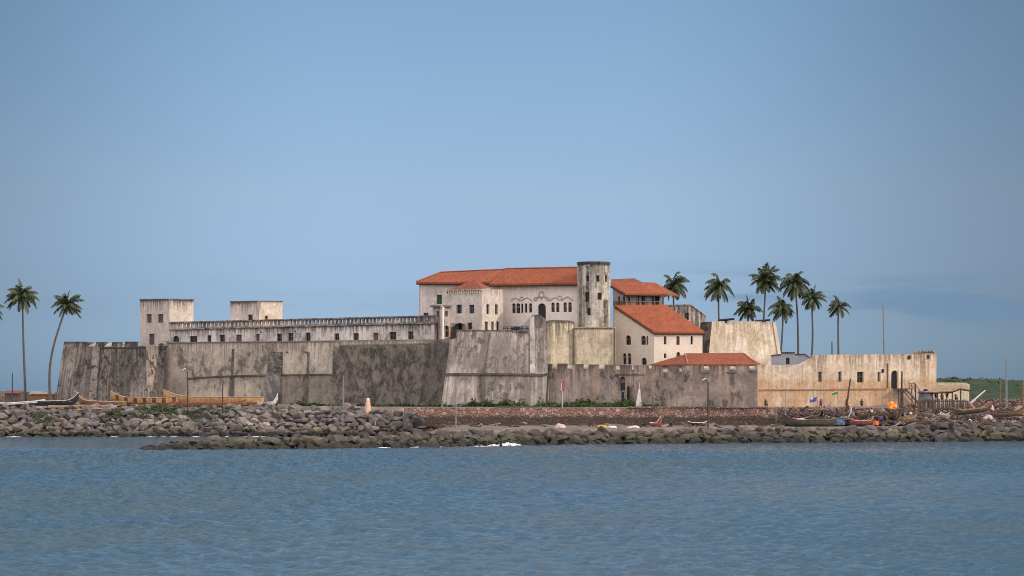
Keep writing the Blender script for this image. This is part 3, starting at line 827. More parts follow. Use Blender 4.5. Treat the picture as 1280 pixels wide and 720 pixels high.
# cream door surround below, dark line under the eaves is the added shade strip
# --- bay in front of the hall
plaster('bay_plaster', (.74, .645, .555), (.68, .59, .505), blotch=.3, streak=.8, length=1.6, base=.06, top=.25, seed=18, bscale=.6, mold_or_shade=(.16, .13, .11))
t, f1, f2 = tower_box('projecting_bay', [(560.5, 404.6), (602.5, 396.6), (629, 402.4)], 14.6, ([(560.5, 362.5), (602.5, 361.4)], [(602.5, 361.4), (612, 360.4), (613.5, 361.4), (629, 361.8)]),
          ([('rect', 570.3, 577, 380.6, 392, 'dark'), ('rect', 586, 592.8, 380.8, 392, 'blue'), ('rect', 571.5, 577.2, 403.5, 412, 'green'), ('rect', 584, 589.8, 403.3, 412, 'dark')],
           [('rect', 608, 611.8, 380.5, 392.6, 'dark'), ('rect', 618.8, 622.4, 380.6, 393, 'dark'), ('rect', 606.3, 610, 402, 414, 'dark'), ('rect', 614, 617.4, 402, 414.2, 'brown'), ('rect', 620.8, 624.6, 402, 414, 'dark')]),
          ('bay_plaster', 'bay_plaster'), 'white two storey bay of the main hall with small red hipped roof', 'building bay', coping=False)
mb = MB()
x = 562.0
while x < 601.5:
    q = f1.at(x, 362.8 - (x - 560) * .026)
    A = f1.pos(q[0], q[1] - .35, .1); mb.box(A, (.2, .28, .62), math.atan2(f1.d.y, f1.d.x)); x += 2.75
strip(mb, f1, [(560, 362.4), (602.8, 361.2)], .16, .3, .2)
mb.build('cornice', MAT['bay_plaster'], t)
mb = MB()
e0, e1, e2_, ap, e3_ = P(558.5, 363.8, 404.9), P(602.6, 361.2, 396.9), P(613, 360.6, 401), P(594.5, 349, 403.5), P(571, 360.5, 409.5)
slab(mb, [[e0, e1, ap], [e1, e2_, ap], [e3_, e0, ap]], .22); mb.build('roof', MAT['roof_tiles_old'], t, recalc=True); eave_shade_strip([e0, e1], t, .12, .3)

# --- gabled white house with shed roof
plaster('house_plaster', (.67, .58, .475), (.645, .555, .45), blotch=.06, streak=.12, length=2, base=.06, top=.06, seed=20, grain=.07, patches=())
A, B, C, D = P(768.5, 381.6, 402.7), P(832, 380.6, 407.2), P(881, 414.6, 402.1), P(817.6, 414.4, 396.9)
f1 = Face(766, 403.3, 817.6, 397.5); f2 = Face(817.6, 397.5, 878, 402.3)
t = empty('gabled_house', Vector((f2.a.x, f2.a.y, 13)), 'white house with big sloping orange tile roof right of the round tower', 'house')
mb = MB(); hl = wall(mb, f1, [(766, 383.2), (770, 383.4), (817.6, 415.4)], 8.5, [('arch', 782, 788.5, 419, 431), ('arch', 801.2, 807.2, 419.5, 431), ('arch', 807.9, 810.2, 420, 431), ('arch', 778.3, 783, 441.5, 455.5), ('arch', 784.3, 788.8, 441.5, 455.5), ('arch', 801.8, 808.2, 447, 456)], th=.5)
mb.build('side_wall', MAT['house_plaster'], t); fill_holes(f1, hl, t)
mb = MB(); hl = wall(mb, f2, [(817.6, 415.6), (878, 415.6)], 8.5, [('arch', 830, 833.2, 420, 430.5), ('arch', 845.5, 849.7, 420, 431), ('arch', 863.3, 866.3, 420, 430.5), ('arch', 830, 833.2, 441.5, 447.5), ('arch', 845.5, 850.5, 440, 448), ('arch', 863, 866.5, 441, 448)], th=.5)
mb.build('front_wall', MAT['house_plaster'], t); fill_holes(f2, hl, t)
mb = MB(); c2 = Vector((f2.b.x - 6, f2.b.y + 6, 0))
for a_, b_, za, zb_ in ((Vector((f2.b.x, f2.b.y, 0)), Vector((B.x, B.y, 0)), C.z - .4, B.z - .4), (Vector((B.x, B.y, 0)), Vector((A.x, A.y, 0)), B.z - .4, A.z - .4)):
    mb.poly([(a_.x, a_.y, 12), (b_.x, b_.y, 12), (b_.x, b_.y, zb_), (a_.x, a_.y, za)])
mb.build('rear_wall', MAT['house_plaster'], t)
eave_shade_strip([C, D, A], t, .15, .36)
mb = MB(); slab(mb, [[D, C, B, A]], .28); o = mb.build('roof', MAT['roof_tiles'], t, recalc=True)
for (x, y) in ((831.6, 419), (847.6, 418.8), (864.8, 419)):
    m2 = MB(); m2.tube([f2.pos(*f2.at(x + 2.6 * math.cos(a), y + .6 - 1.6 * math.sin(a)), .03) for a in [math.pi * i / 6 for i in range(7)]], .06, 6); m2.build('hood_mould', MAT['house_plaster'], t)

# --- verandah building above it
e0, e1, e2_ = P(763.5, 356, 414.5), P(781.5, 366.6, 408.1), P(834.5, 367.2, 411.7)
r0, r1 = P(766, 352, 416), P(819, 353.2, 415.1)
f1 = Face(766, 414.5, 782.5, 409.5); f2 = Face(782.5, 409.5, 826, 412.5)
t = empty('verandah_house', Vector((f2.a.x, f2.a.y, 20)), 'upper house with open timber verandah under a small orange tiled roof', 'house')
mb = MB(); hl1 = wall(mb, f1, [(766, 358), (782.5, 366.4)], 19.5, [], th=.3); hl = wall(mb, f2, [(782.5, 366.8), (826, 367.2)], 19.5, [('rect', 773 + 0, 776.6, 370.5, 381, 'dark'), ] if 0 else [('rect', 785, 787.5, 371, 378), ('rect', 795.5, 799, 369.5, 381, 'dark', 'door'), ('rect', 801.5, 806, 370.5, 381, 'dark', 'door'), ('rect', 814.3, 824, 368, 381, 'dark', 'door')], th=.3)
plain('verandah_wall', (.34, .29, .26), .25, 1.5)  # colour darkened to stand in for shade under the verandah roof
mb.build('wall', MAT['verandah_wall'], t); fill_holes(f2, hl, t, .2)
for x in (774, 780.2):
    m2 = MB(); q = f1.at(x, 375); m2.box(f1.pos(q[0], q[1], .02), (.55, .1, 1.3), math.atan2(f1.d.y, f1.d.x)); m2.build('window', MAT['pane'], t)
mb = MB(); slab(mb, [[e1, e2_, r1, r0], [e0, e1, r0], [e2_, e2_ + Vector((2.5, 7, 0)), r1]], .25); mb.build('roof', MAT['roof_tiles'], t, recalc=True)
eave_shade_strip([e0, e1, e2_], t, .15, .36)
mb = MB(); slab(mb, [[P(764, 353.4, 417.5), P(804, 353.2, 416.5), P(793, 347.8, 420.5), P(764, 349, 421.5)]], .25); mb.build('roof', MAT['roof_tiles_old'], t, recalc=True)
for x, y0 in ((788, 367), (796.5, 367), (809, 367.4), (818, 367.4), (828.3, 367.6)):
    m2 = MB(); c = P(x, 374, 408.5 + (x - 782) * .065); wd = .42 if x > 825 else .16
    m2.box((c.x, c.y, (PZ(y0, c.y) + PZ(382, c.y)) / 2), (wd, wd, PZ(y0, c.y) - PZ(382, c.y))); m2.build('post', MAT['wood'], t)
mb = MB()
pa, pb = P(782, 377, 408.4), P(828, 377.2, 411.4); pl = P(767, 377, 413.5)
for A_, B_ in ((pa, pb), (pl, pa)):
    mb.tube([A_, B_], .07, 6); nn = int((B_ - A_).length / .35)
    for i in range(nn + 1):
        q = A_.lerp(B_, i / nn); mb.tube([q, q - Vector((0, 0, .85))], .045, 5)
mb.build('railing', MAT['wood'], t)

# --- weathered ramp wall behind, right bastion
plaster('ramp_wall', (.62, .54, .45), (.54, .47, .39), blotch=.5, streak=1.0, length=7, base=.8, top=.3, seed=22, bscale=.6)
F = Face(828, 418, 883, 421)
mb = MB(); hl = wall(mb, F, [(828, 381.5), (863.5, 381), (882, 395)], 14, [('rect', 856.3, 861.3, 391.5, 400)], th=1)
t = empty('ramp_wall', F.pos(F.L / 2, 14), 'streaked grey wall with sloping end behind the orange roofed house', 'fort wall')
mb.build('wall', MAT['ramp_wall'], t); fill_holes(F, hl, t)
mb = MB(); strip(mb, F, [(828, 381), (863.5, 380.5), (882.3, 394.6)], .2, .12, 1.05); mb.build('coping', MAT['ramp_wall'], t)
rb = chain([(876, 412), (890, 406), (966, 410), (970, 422)], PZ(401.5, 407), .16)
F = rb[1]; top = [(890, 402), (905, 401.5), (964.5, 402)]; zmax(F, [(890, 402)])
plaster('bastion_plaster', (.80, .695, .565), (.76, .65, .515), blotch=.3, streak=.55, length=7, base=.25, top=.35, seed=23, bscale=.6, mold_or_shade=(.20, .145, .085), warm=(.62, .49, .33),
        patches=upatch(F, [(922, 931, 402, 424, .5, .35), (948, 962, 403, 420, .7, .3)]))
plaster('bastion_mould_shade', (.40, .345, .28), (.22, .19, .155), blotch=1.0, streak=.6, length=8, base=.6, top=.4, seed=24)  # darker copy of the bastion plaster: shade painted in along with mould
t = empty('sunlit_bastion', Vector((PX(930, 409), 409, 10)), 'bright cream bastion with sloping right edge carrying two cannons', 'bastion')
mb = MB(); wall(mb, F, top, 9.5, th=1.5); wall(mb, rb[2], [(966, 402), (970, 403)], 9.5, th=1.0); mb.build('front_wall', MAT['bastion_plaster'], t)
mb = MB(); wall(mb, rb[0], [(876, 403), (890, 402)], 9.5, th=1.0); mb.build('side_wall', MAT['bastion_mould_shade'], t)
mb = MB(); mb.poly([P(876, 403.5, 411.5), P(890, 403, 406), P(966, 403, 410), P(970, 404, 421), P(890, 404, 424)]); mb.build('terrace', MAT['bastion_plaster'], t)
cannon(907.5, 399.8, 407, 2.9, 'dark cannon on the left of the sunlit bastion top'); cannon(952.5, 401, 409.5, 2.8, 'dark cannon by the sloping right edge of the sunlit bastion')

# --- low red roofed building behind the battlements
e0, e1, e2_ = P(811.5, 456, 397), P(860, 455.4, 388.6), P(947.5, 455.6, 386.4)
r0, r1 = P(856.5, 442.6, 396.5), P(930, 442.2, 394)
t = empty('guard_house', P(880, 460, 392), 'low guard house with a long red hipped roof behind the battlements', 'house')
mb = MB(); slab(mb, [[e1, e2_, r1, r0], [e0, e1, r0], [e2_, e2_ + Vector((2, 10, 0)), r1], [r0, r1, e2_ + Vector((2, 10, 0)), e0 + Vector((6, 8, 0))]], .22); o = mb.build('roof', MAT['roof_tiles_old'], t, recalc=True)
mb = MB()
for a_, b_ in ((r0, r1), (e1, r0), (e2_, r1)): mb.tube([a_ + Vector((0, 0, .05)), b_ + Vector((0, 0, .05))], .13, 6)
mb.build('ridge_tiles', MAT['tin_red'], o)
mb = MB(); f1 = Face(813, 398.5, 861, 390); f2 = Face(861, 390, 946, 387.4)
hl = wall(mb, f1, [(813, 455.6), (861, 455.2)], ZG, [], th=.4); h2 = wall(mb, f2, [(861, 455.2), (946, 455.6)], ZG, [('rect', 879.5, 887, 456.4, 463), ('rect', 912, 921, 456.4, 463, 'blue'), ('rect', 937, 945, 456.4, 463, 'brown')], th=.4)
mb.build('wall', MAT['house_plaster'], t); fill_holes(f2, h2, t, .15)

# --- battlemented wall and sunlit rampart
cr = chain([(681, 390.5), (947, 383), (1168, 395), (1170.5, 412)], 0, 0)
F = cr[0]
topG = cren([(681, 690, 454.6), (690, 696.5, 459.6), (696.5, 709, 454.4), (709, 716, 459.8), (716, 729, 455.2), (729, 736, 459.6), (736, 748.5, 455.6), (748.5, 756, 460), (756, 769.5, 455.8), (769.5, 775, 461), (775, 789.5, 456.4), (789.5, 792.8, 461), (792.8, 811, 456.6),
             (811, 815, 460), (815, 828, 457), (828, 835, 464), (835, 849, 457), (849, 853, 463), (853, 879.8, 456.8), (879.8, 887.2, 460.6), (887.2, 912.3, 457), (912.3, 920.6, 461), (920.6, 936.5, 457), (936.5, 945, 460.6), (945, 947, 456.6)])
zmax(F, topG)
plaster('wall_battlement', (.50, .405, .33), (.44, .355, .29), blotch=.6, streak=.8, length=3.4, base=.3, top=.6, seed=25, bscale=.45, mold_or_shade=(.06, .05, .045), warm=(.48, .34, .25),
        patches=upatch(F, [(828, 834, 458, 474, .4, .9), (841, 848, 458, 470, .5, .8), (826, 828, 468, 492, .2, .8), (852, 854, 462, 496, .2, .75), (824, 836, 490.5, 492.5, .25, .8), (854, 910, 490, 497, .7, .45),
                           (912, 919, 464, 482, .4, .9), (913, 917, 490, 506, .3, .85), (874, 886, 464, 482, .7, .6), (784, 792, 482, 508, .3, .75), (770, 776, 492, 508, .7, .4), (934, 947, 456, 508, .5, .45), (921, 945, 466, 480, 1.0, .5), (864, 878, 457, 482, .8, .45)]))
t = empty('battlemented_wall', P(815, 507, 391), 'low battlemented wall with arched door between the central bastion and guard house', 'fort wall')
mb = MB(); hl = wall(mb, F, topG, ZG - .4, [('arch', 775.5, 781.5, 471, 488), ('rect', 784, 787, 483, 506, 'dark'), ('rect', 776.8, 780, 490, 503, 'dark')], th=.9); mb.build('wall', MAT['wall_battlement'], t)
fill_holes(F, hl[:2], t, .4); fill_holes(F, hl[2:], t, .12)
plaster('sill_plaster', (.55, .46, .36), (.50, .42, .33), blotch=.25, streak=.3, seed=31)
for i in range(0, len(topG) - 1, 2):
    (xa, ya), (xb, yb) = topG[i], topG[i + 1]
    if ya < 459: continue
    m2 = MB(); qa, qb = F.at(xa, ya), F.at(xb, yb); g0, g1 = qa[0] + .04, qb[0] - .04
    A = [F.pos(g0, qa[1] - .22, .07), F.pos(g1, qb[1] - .22, .07), F.pos(g1, qb[1] + .05, .07), F.pos(g0, qa[1] + .05, .07)]; B = [F.pos(g0, qa[1] - .22, -.85), F.pos(g1, qb[1] - .22, -.85), F.pos(g1, qb[1] + .42, -.85), F.pos(g0, qa[1] + .42, -.85)]
    m2.poly(A); m2.poly(B[::-1])
    for j in range(4): m2.poly([A[(j + 1) % 4], A[j], B[j], B[(j + 1) % 4]])
    m2.build('sill', MAT['sill_plaster'], t)
mb = MB()
for x0, x1, y in ((771, 806, 467), (696, 712, 476.5) if 0 else (876.5, 886.5, 464.5), (908, 921, 464.5), (936, 945, 463)): strip(mb, F, [(x0, y), (x1, y)], .22, .2)
mb.build('ledge', MAT['wall_battlement'], t)
F = cr[1]
topH = [(947, 456.2), (953, 455.4), (966, 456.2), (985, 456.6), (1000, 455.6), (1009, 451), (1016, 447), (1016, 443.6), (1060, 443), (1110, 442.6), (1148, 442.2), (1148, 439.6), (1168, 439)]
zmax(F, topH)
plaster('rampart_plaster', (.74, .615, .475), (.68, .55, .405), blotch=.25, streak=.8, length=4.0, base=.25, top=.8, seed=26, bscale=.5, mold_or_shade=(.13, .09, .065), warm=(.58, .37, .215), warmband=5.2, grain=.18,
        patches=upatch(F, [(1016, 1017.6, 445, 508, .12, .5), (1002, 1003.4, 456, 480, .12, .6), (995, 1000, 456, 466, .5, .5), (968, 975, 456, 464, .8, .45), (1134, 1137.6, 444, 450, .2, .8), (1132, 1134.5, 486, 508, .5, .4), (947, 952, 456, 500, .4, .25)]))
t = empty('sunlit_rampart', P(1060, 507, 390), 'long sunlit orange cream rampart wall with slit windows and a raised door', 'fort wall')
mb = MB(); hl = wall(mb, F, topH, ZG - .4, [('rect', 1023, 1027.2, 464.5, 477.2, 'brown'), ('rect', 1048, 1052, 464.5, 477.2, 'brown'), ('rect', 1071.5, 1079.6, 464.8, 478), ('rect', 1097, 1100.8, 465, 477, 'brown'), ('arch', 1114, 1123.2, 463, 485.6, 'dark', 'door')], th=1.0)
wall(mb, cr[2], [(1168, 439), (1170.5, 440)], ZG - .4, th=.8)
mb.build('wall', MAT['rampart_plaster'], t); fill_holes(F, hl, t, .35)
mb = MB(); strip(mb, F, [(949, 486.6), (1108, 485.4)], .22, .13); mb.build('ledge', MAT['rampart_plaster'], t)
mb = MB(); strip(mb, F, [(1147.6, 438.6), (1168, 438)], .3, .15, 1); mb.build('coping', MAT['ramp_wall'], t)
mb = MB(); mb.tube([F.pos(*F.at(1109.3, 454), .1), F.pos(*F.at(1109.3, 485), .1)], .08, 6); mb.build('drainpipe', MAT['pole_dark'], t)
for x, y in ((1103.2, 463.5), (1160, 446), (1136.4, 446.5)):
    m2 = MB(); q = F.at(x, y); m2.box(F.pos(q[0], q[1], .05), (.35, .3, .6), math.atan2(F.d.y, F.d.x)); m2.build('wall_fitting', MAT['iron'], t)
# grey house gable behind the rampart's low part
plaster('grey_house', (.40, .39, .42), (.37, .36, .39), blotch=.1, streak=.2, length=2, base=.1, top=.2, seed=27, grain=.08)
F = Face(964, 391.5, 1016, 390.2)
t = empty('grey_house', P(990, 457, 391), 'pale grey gable with chimney and one window behind the rampart', 'house')
mb = MB(); hl = wall(mb, F, [(964, 444.4), (976.6, 443), (976.6, 440.6), (993, 440.6), (993, 443), (1006, 442.8), (1016, 450.5)], 11.0, [('rect', 982.3, 987, 447.2, 455.3)], th=.5); mb.build('wall', MAT['grey_house'], t); fill_holes(F, hl, t)
mb = MB(); strip(mb, F, [(976, 440), (993.6, 440)], .22, .12, .6); strip(mb, F, [(993.5, 442.4), (1006, 442), (1016.6, 450)], .2, .12, .6); strip(mb, F, [(963.5, 443.8), (976, 442.4)], .2, .12, .6); mb.build('coping', MAT['bastion_mould_shade'], t)
# low wall beyond the rampart
F = Face(1166, 402, 1210.5, 404)
plaster('outer_wall', (.62, .54, .40), (.58, .50, .36), blotch=.1, streak=.3, length=2, base=.1, top=.2, seed=28)
mb = MB(); wall(mb, F, [(1166, 478), (1194, 478.2), (1207, 478.4), (1210.5, 480)], ZG - .3, th=.6)
f2 = Face(1210.5, 404, 1212, 412); wall(mb, f2, [(1210.5, 480), (1212, 480.2)], ZG - .3, th=.4)
tag(mb.build_at('outer_wall', MAT['outer_wall'], P(1190, 507, 403)), 'low cream wall behind the thatched shack', 'wall')

# ------------------------------------------------------------------ ground, sea, hills
rng = random.Random(7)
nrng = np.random.default_rng(7)
# breakwater crest line in plan (photo column, distance, crest height)
BW = [(186, 289, .4), (215, 290, .95), (260, 291, 1.2), (350, 293, 1.4), (500, 300, 1.75), (600, 309, 1.85), (650, 314, 1.75), (760, 320, 1.75), (900, 325, 1.75), (1040, 331, 1.95), (1150, 335, 2.2), (1300, 340, 2.5), (1420, 344, 2.5)]
bwx = np.array([PX(p, Y) for p, Y, _ in BW]); bwy = np.array([Y for _, Y, _ in BW]); bwz = np.array([z for *_, z in BW])
def smooth(a, b, x):
    t = np.clip((x - a) / (b - a), 0, 1); return t * t * (3 - 2 * t)
def vnoise(x, y, s, seed=0):
    return np.array([mnoise.noise(Vector((a * s, b * s, seed))) for a, b in zip(np.ravel(x), np.ravel(y))]).reshape(np.shape(x))
JX = PX(505, 362)                       # the tall rock mound ends here; right of it stands the retaining wall
def ground_z(x, y):
    # tall mound with the fort platform behind it
    right = smooth(JX - 1.0, JX + 9.0, x)
    foot = 363.0 + 0 * x; top = 374.0
    mound = np.clip((y - foot) / (top - foot), -.6, 1) * ZG - .75 * (1 - smooth(372, 374.5, y))
    mound = np.where(y < foot, -(foot - y) * .35, mound)
    # strip between breakwater and retaining wall
    cy_ = np.interp(x, bwx, bwy); cz = np.interp(x, bwx, bwz)
    low = -.5 + 2.5 * smooth(PX(490, 350), PX(570, 350), x)
    strip_ = np.where(y > cy_ + 2.5, low, np.where(y > cy_, np.minimum(2.0, cz - .25), np.maximum(-3, cz - 1.25 - (cy_ - y) * .30 - .02)))
    left_cut = smooth(PX(178, 290), PX(262, 290), x)
    strip_ = strip_ * left_cut - 1.2 * (1 - left_cut)
    gap = smooth(0, 1, (PX(330, 320) - x) / 8.0)        # quiet water behind the tip
    behind = np.where(y > cy_ + 3, strip_ * (1 - gap) - 1.0 * gap, strip_)
    plat = np.where(y > 352.6, ZG, behind)
    step = np.where((y > 352.6) & (x > JX), plat, np.maximum(behind, mound))
    z = np.where(x > JX + 4, plat, np.maximum(behind, mound))
    # right end: the wall gives way to a rubble slope
    r = smooth(PX(1120, 350), PX(1165, 350), x)
    slope = 2.0 + (ZG + .3 - 2.0) * smooth(341, 396, y)
    slope = np.where(y < cy_ + 2, strip_, slope)
    z = z * (1 - r) + slope * r
    return z
gx = np.arange(-165, 205.1, 1.0); gy = np.concatenate([np.arange(276, 352.1, 1.0), [352.55, 352.65], np.arange(353, 480, 1.0), np.arange(480, 721, 12.0)])
GX, GY = np.meshgrid(gx, gy)
GZ = ground_z(GX, GY)
nz = vnoise(GX, GY, .21, 3) * .10 + vnoise(GX, GY, .9, 5) * .04
GZ = GZ + nz
def grid_mesh(name, X, Y, Z, mat, uv=None):
    ny, nx = X.shape
    me = bpy.data.meshes.new(name)
    v = np.stack([X, Y, Z], -1).reshape(-1, 3)
    idx = np.arange(nx * ny).reshape(ny, nx)
    q = np.stack([idx[:-1, :-1], idx[:-1, 1:], idx[1:, 1:], idx[1:, :-1]], -1).reshape(-1, 4)
    me.vertices.add(len(v)); me.vertices.foreach_set('co', v.ravel())
    me.loops.add(q.size); me.loops.foreach_set('vertex_index', q.ravel())
    me.polygons.add(len(q)); me.polygons.foreach_set('loop_start', np.arange(0, q.size, 4))
    me.polygons.foreach_set('use_smooth', np.ones(len(q), bool))
    me.update(); me.validate()
    me.materials.append(mat)
    o = bpy.data.objects.new(name, me); COL.objects.link(o)
    return o
def gz(x, y):
    return float(ground_z(np.array([x]), np.array([y]))[0])

m = NT('dirt'); c = m.obj()
n1 = m.noise(c, .10, 5, .6); n2 = m.noise(c, .8, 8, .7); n3 = m.noise(c, .35, 6, .65)
col = m.mix(m.step(n1, .4, .6), (.17, .132, .108), (.135, .108, .09))
col = m.mix(m.step(n3, .5, .64, 0, .8), col, (.22, .175, .135))
g = m.step(n2, .25, .75, .6, 1.25)
col = m.mix(1.0, col, m.vec(g, g, g), 'MULTIPLY')
MAT['dirt'] = m.out(col, n2, .6, .2)
tag(grid_mesh('ground', GX, GY, GZ, MAT['dirt']), kind='structure')

# sea: wind ripples modelled as a sum of many short wave trains
sx = np.arange(-96, 108.01, .24); sy = [84.0]
while sy[-1] < 372: sy.append(sy[-1] + .21 + max(0, sy[-1] - 150) * .0016)
sy = np.array(sy)
SX, SY = np.meshgrid(sx, sy)
SZ = np.zeros_like(SX)
for i in range(90):
    lam = math.exp(nrng.uniform(math.log(.6), math.log(3.2)))
    th = R(90) + nrng.normal(0.25, 1.05)
    kk = 2 * math.pi / lam
    ph = kk * (math.cos(th) * SX + math.sin(th) * SY) + nrng.uniform(0, 6.28)
    amp = .0115 * lam ** .85
    SZ += amp * (np.sin(ph) + .22 * np.cos(2 * ph))
env = .6 + .45 * np.sin(SX * .021 + SY * .017 + 1) * np.sin(SX * .013 - SY * .031) + .25 * np.sin(SX * .05 + 2) * np.sin(SY * .045)
SZ *= np.clip(env, .25, 1.3)
calm = smooth(262, 300, SY) * .55
SZ *= (1 - calm)
edge = smooth(84, 85, SY) * (1 - smooth(366, 371.5, SY)) * smooth(-96, -93, SX) * (1 - smooth(105, 108, SX))
SZ *= edge
m = NT('water'); c = m.obj()
mp_ = m.n('ShaderNodeMapping'); mp_.inputs['Scale'].default_value = (1.0, 1.25, 1); m.t.links.new(c, mp_.inputs['Vector'])
w1 = m.noise(mp_.outputs[0], 1.9, 5, .6, .2); w2 = m.noise(mp_.outputs[0], .35, 4, .6)
pt_ = m.noise(c, .035, 5, .6, .5)
m.put(m.b.inputs['Roughness'], m.step(pt_, .35, .65, .05, .10)); m.b.inputs['IOR'].default_value = 1.33; m.b.inputs['Specular IOR Level'].default_value = .5
col = m.mix(m.step(pt_, .38, .62), (.034, .077, .106), (.050, .086, .100))
MAT['water'] = m.out(col, m.math('ADD', w1, m.math('MULTIPLY', w2, 1.2)), .75, .22)
sea = grid_mesh('sea', SX, SY, SZ, MAT['water'])
bm = bmesh.new(); bm.from_mesh(sea.data)
def quad(pts): bm.faces.new([bm.verts.new(p) for p in pts])
B_ = 40000
x0, x1, y0, y1 = sx[0], sx[-1], sy[0], sy[-1]
quad([(-B_, -B_, 0), (B_, -B_, 0), (B_, y0, 0), (-B_, y0, 0)]); quad([(-B_, y1, 0), (B_, y1, 0), (B_, B_, 0), (-B_, B_, 0)])
quad([(-B_, y0, 0), (x0, y0, 0), (x0, y1, 0), (-B_, y1, 0)]); quad([(x1, y0, 0), (B_, y0, 0), (B_, y1, 0), (x1, y1, 0)])
bm.to_mesh(sea.data); bm.free()
tag(sea, kind='structure')

# green headland beyond the right end
hx = np.arange(98, 420, 3.0); hy = np.arange(505, 760, 4.0)
HX, HYY = np.meshgrid(hx, hy)
HZ = 3 + 7.0 * smooth(505, 585, HYY) * smooth(96, 112, HX) - .022 * np.maximum(0, HX - 118) + vnoise(HX, HYY, .05, 9) * .7 + vnoise(HX, HYY, .3, 2) * .35
m = NT('hill_grass'); c = m.obj(); n1 = m.noise(c, .06, 6, .65); n2 = m.noise(c, .6, 6, .7)
col = m.mix(m.step(n1, .4, .6), (.022, .042, .016), (.035, .055, .022)); g = m.step(n2, .3, .7, .55, 1.25); col = m.mix(1.0, col, m.vec(g, g, g), 'MULTIPLY')
MAT['hill_grass'] = m.out(col, n2, .8, .5)
tag(grid_mesh('hill', HX, HYY, HZ, MAT['hill_grass']), kind='structure')

# retaining wall of reddish stone
t0, t1 = PX(505, 352), PX(1120, 352)
mb = MB()
n = 90
for i in range(n):
    xa = t0 + (t1 - t0) * i / n; xb = t0 + (t1 - t0) * (i + 1) / n
    wob = lambda x: .12 * math.sin(x * .31) + .08 * math.sin(x * .83 + 1)
    ya, yb = 352.0, 352.0
    ta, tb = ZG + .12 + .1 * wob(xa), ZG + .12 + .1 * wob(xb)
    for (za, zb_, oa, ob) in ((0, 1.0, 0, .12), (1.0, 1.9, .12, .26), (1.9, 2.9, .26, .45)):
        mb.poly([(xa, ya - ob - wob(xa), ta - zb_), (xb, yb - ob - wob(xb), tb - zb_), (xb, yb - oa - wob(xb), tb - za), (xa, ya - oa - wob(xa), ta - za)],
                [(xa, zb_), (xb, zb_), (xb, za), (xa, za)])
    mb.poly([(xa, ya - wob(xa), ta), (xb, yb - wob(xb), tb), (xb, yb + .9, tb), (xa, ya + .9, ta)], [(xa, 0), (xb, 0), (xb, .9), (xa, .9)])
    mb.poly([(xb, yb + .9, 1.6), (xa, ya + .9, 1.6), (xa, ya + .9, ta), (xb, yb + .9, tb)])
rw = tag(mb.build_at('retaining_wall', MAT['stone_red'], (0, 352, 2), weld=True), 'long reddish rubble retaining wall along the shore path', 'wall')
mb = MB()
for xa, xb in ((PX(785, 352), PX(960, 352)),):
    mb.box(((xa + xb) / 2, 352.1, ZG + .22), (xb - xa, .8, .18))
mb.build('coping', MAT['stone_brown'], rw)

# ------------------------------------------------------------------ boulders
m = NT('boulder_rock'); c = m.obj()
oi = m.n('ShaderNodeObjectInfo'); ge = m.n('ShaderNodeNewGeometry')
isl = m.math('FRACT', m.math('ADD', oi.outputs['Random'], ge.outputs['Random Per Island']))
spz = m.n('ShaderNodeSeparateXYZ'); m.t.links.new(ge.outputs['Position'], spz.inputs[0])
pos = ge.outputs['Position']
n1 = m.noise(pos, 1.3, 8, .7); n2 = m.noise(pos, .12, 3, .5)
ramp = m.n('ShaderNodeValToRGB'); m.t.links.new(isl, ramp.inputs[0])
el = ramp.color_ramp.elements
el[0].position = 0; el[0].color = (.085, .072, .068, 1); el[1].position = 1; el[1].color = (.20, .165, .15, 1)
for p_, c_ in ((.2, (.13, .112, .105, 1)), (.4, (.08, .07, .062, 1)), (.6, (.15, .13, .125, 1)), (.75, (.105, .09, .068, 1)), (.9, (.17, .135, .115, 1))):
    e = el.new(p_); e.color = c_
zone = m.step(spz.outputs['Y'], 352, 366, .68, 1.25)
bright = m.math('MULTIPLY', zone, m.step(n2, .35, .65, .8, 1.2))
g = m.math('MULTIPLY', m.step(n1, .25, .75, .65, 1.3), bright)
col = m.mix(1.0, ramp.outputs[0], m.vec(g, g, g), 'MULTIPLY')
lvl = m.math('ADD', spz.outputs['Z'], m.math('MULTIPLY', m.math('SUBTRACT', n1, .5), 1.6))
col = m.mix(m.math('MULTIPLY', m.step(lvl, .6, 2.0, 1, 0), m.step(n2, .4, .6, .25, .8)), col, (.085, .075, .03))
col = m.mix(m.step(lvl, .45, 1.15, .9, 0), col, (.022, .022, .018))
m.b.inputs['Roughness'].default_value = .8
MAT['boulder'] = m.out(col, n1, .7, .15)

def rock_mesh(seed):
    r_ = random.Random(seed)
    bm = bmesh.new(); bmesh.ops.create_icosphere(bm, subdivisions=3, radius=1)
    planes = []
    for i in range(11):
        d = Vector((r_.gauss(0, 1), r_.gauss(0, 1), r_.gauss(0, 1))).normalized(); planes.append((d, r_.uniform(.40, .74)))
    off = Vector((r_.uniform(0, 99), r_.uniform(0, 99), seed))
    for v in bm.verts:
        p = v.co.copy()
        for d, h in planes:
            e = p.dot(d) - h
            if e > 0: p -= d * e * .96
        p *= 1.28 + .06 * mnoise.noise(p * 1.6 + off) + .035 * mnoise.noise(p * 5 + off)
        v.co = p
    me = bpy.data.meshes.new('boulder'); bm.to_mesh(me); bm.free()
    me.materials.append(MAT['boulder'])
    return me
ROCKS = [rock_mesh(i + 11) for i in range(14)]
cand = []
def drop(x, y, z, s, zone): cand.append((x, y, z, s, zone))
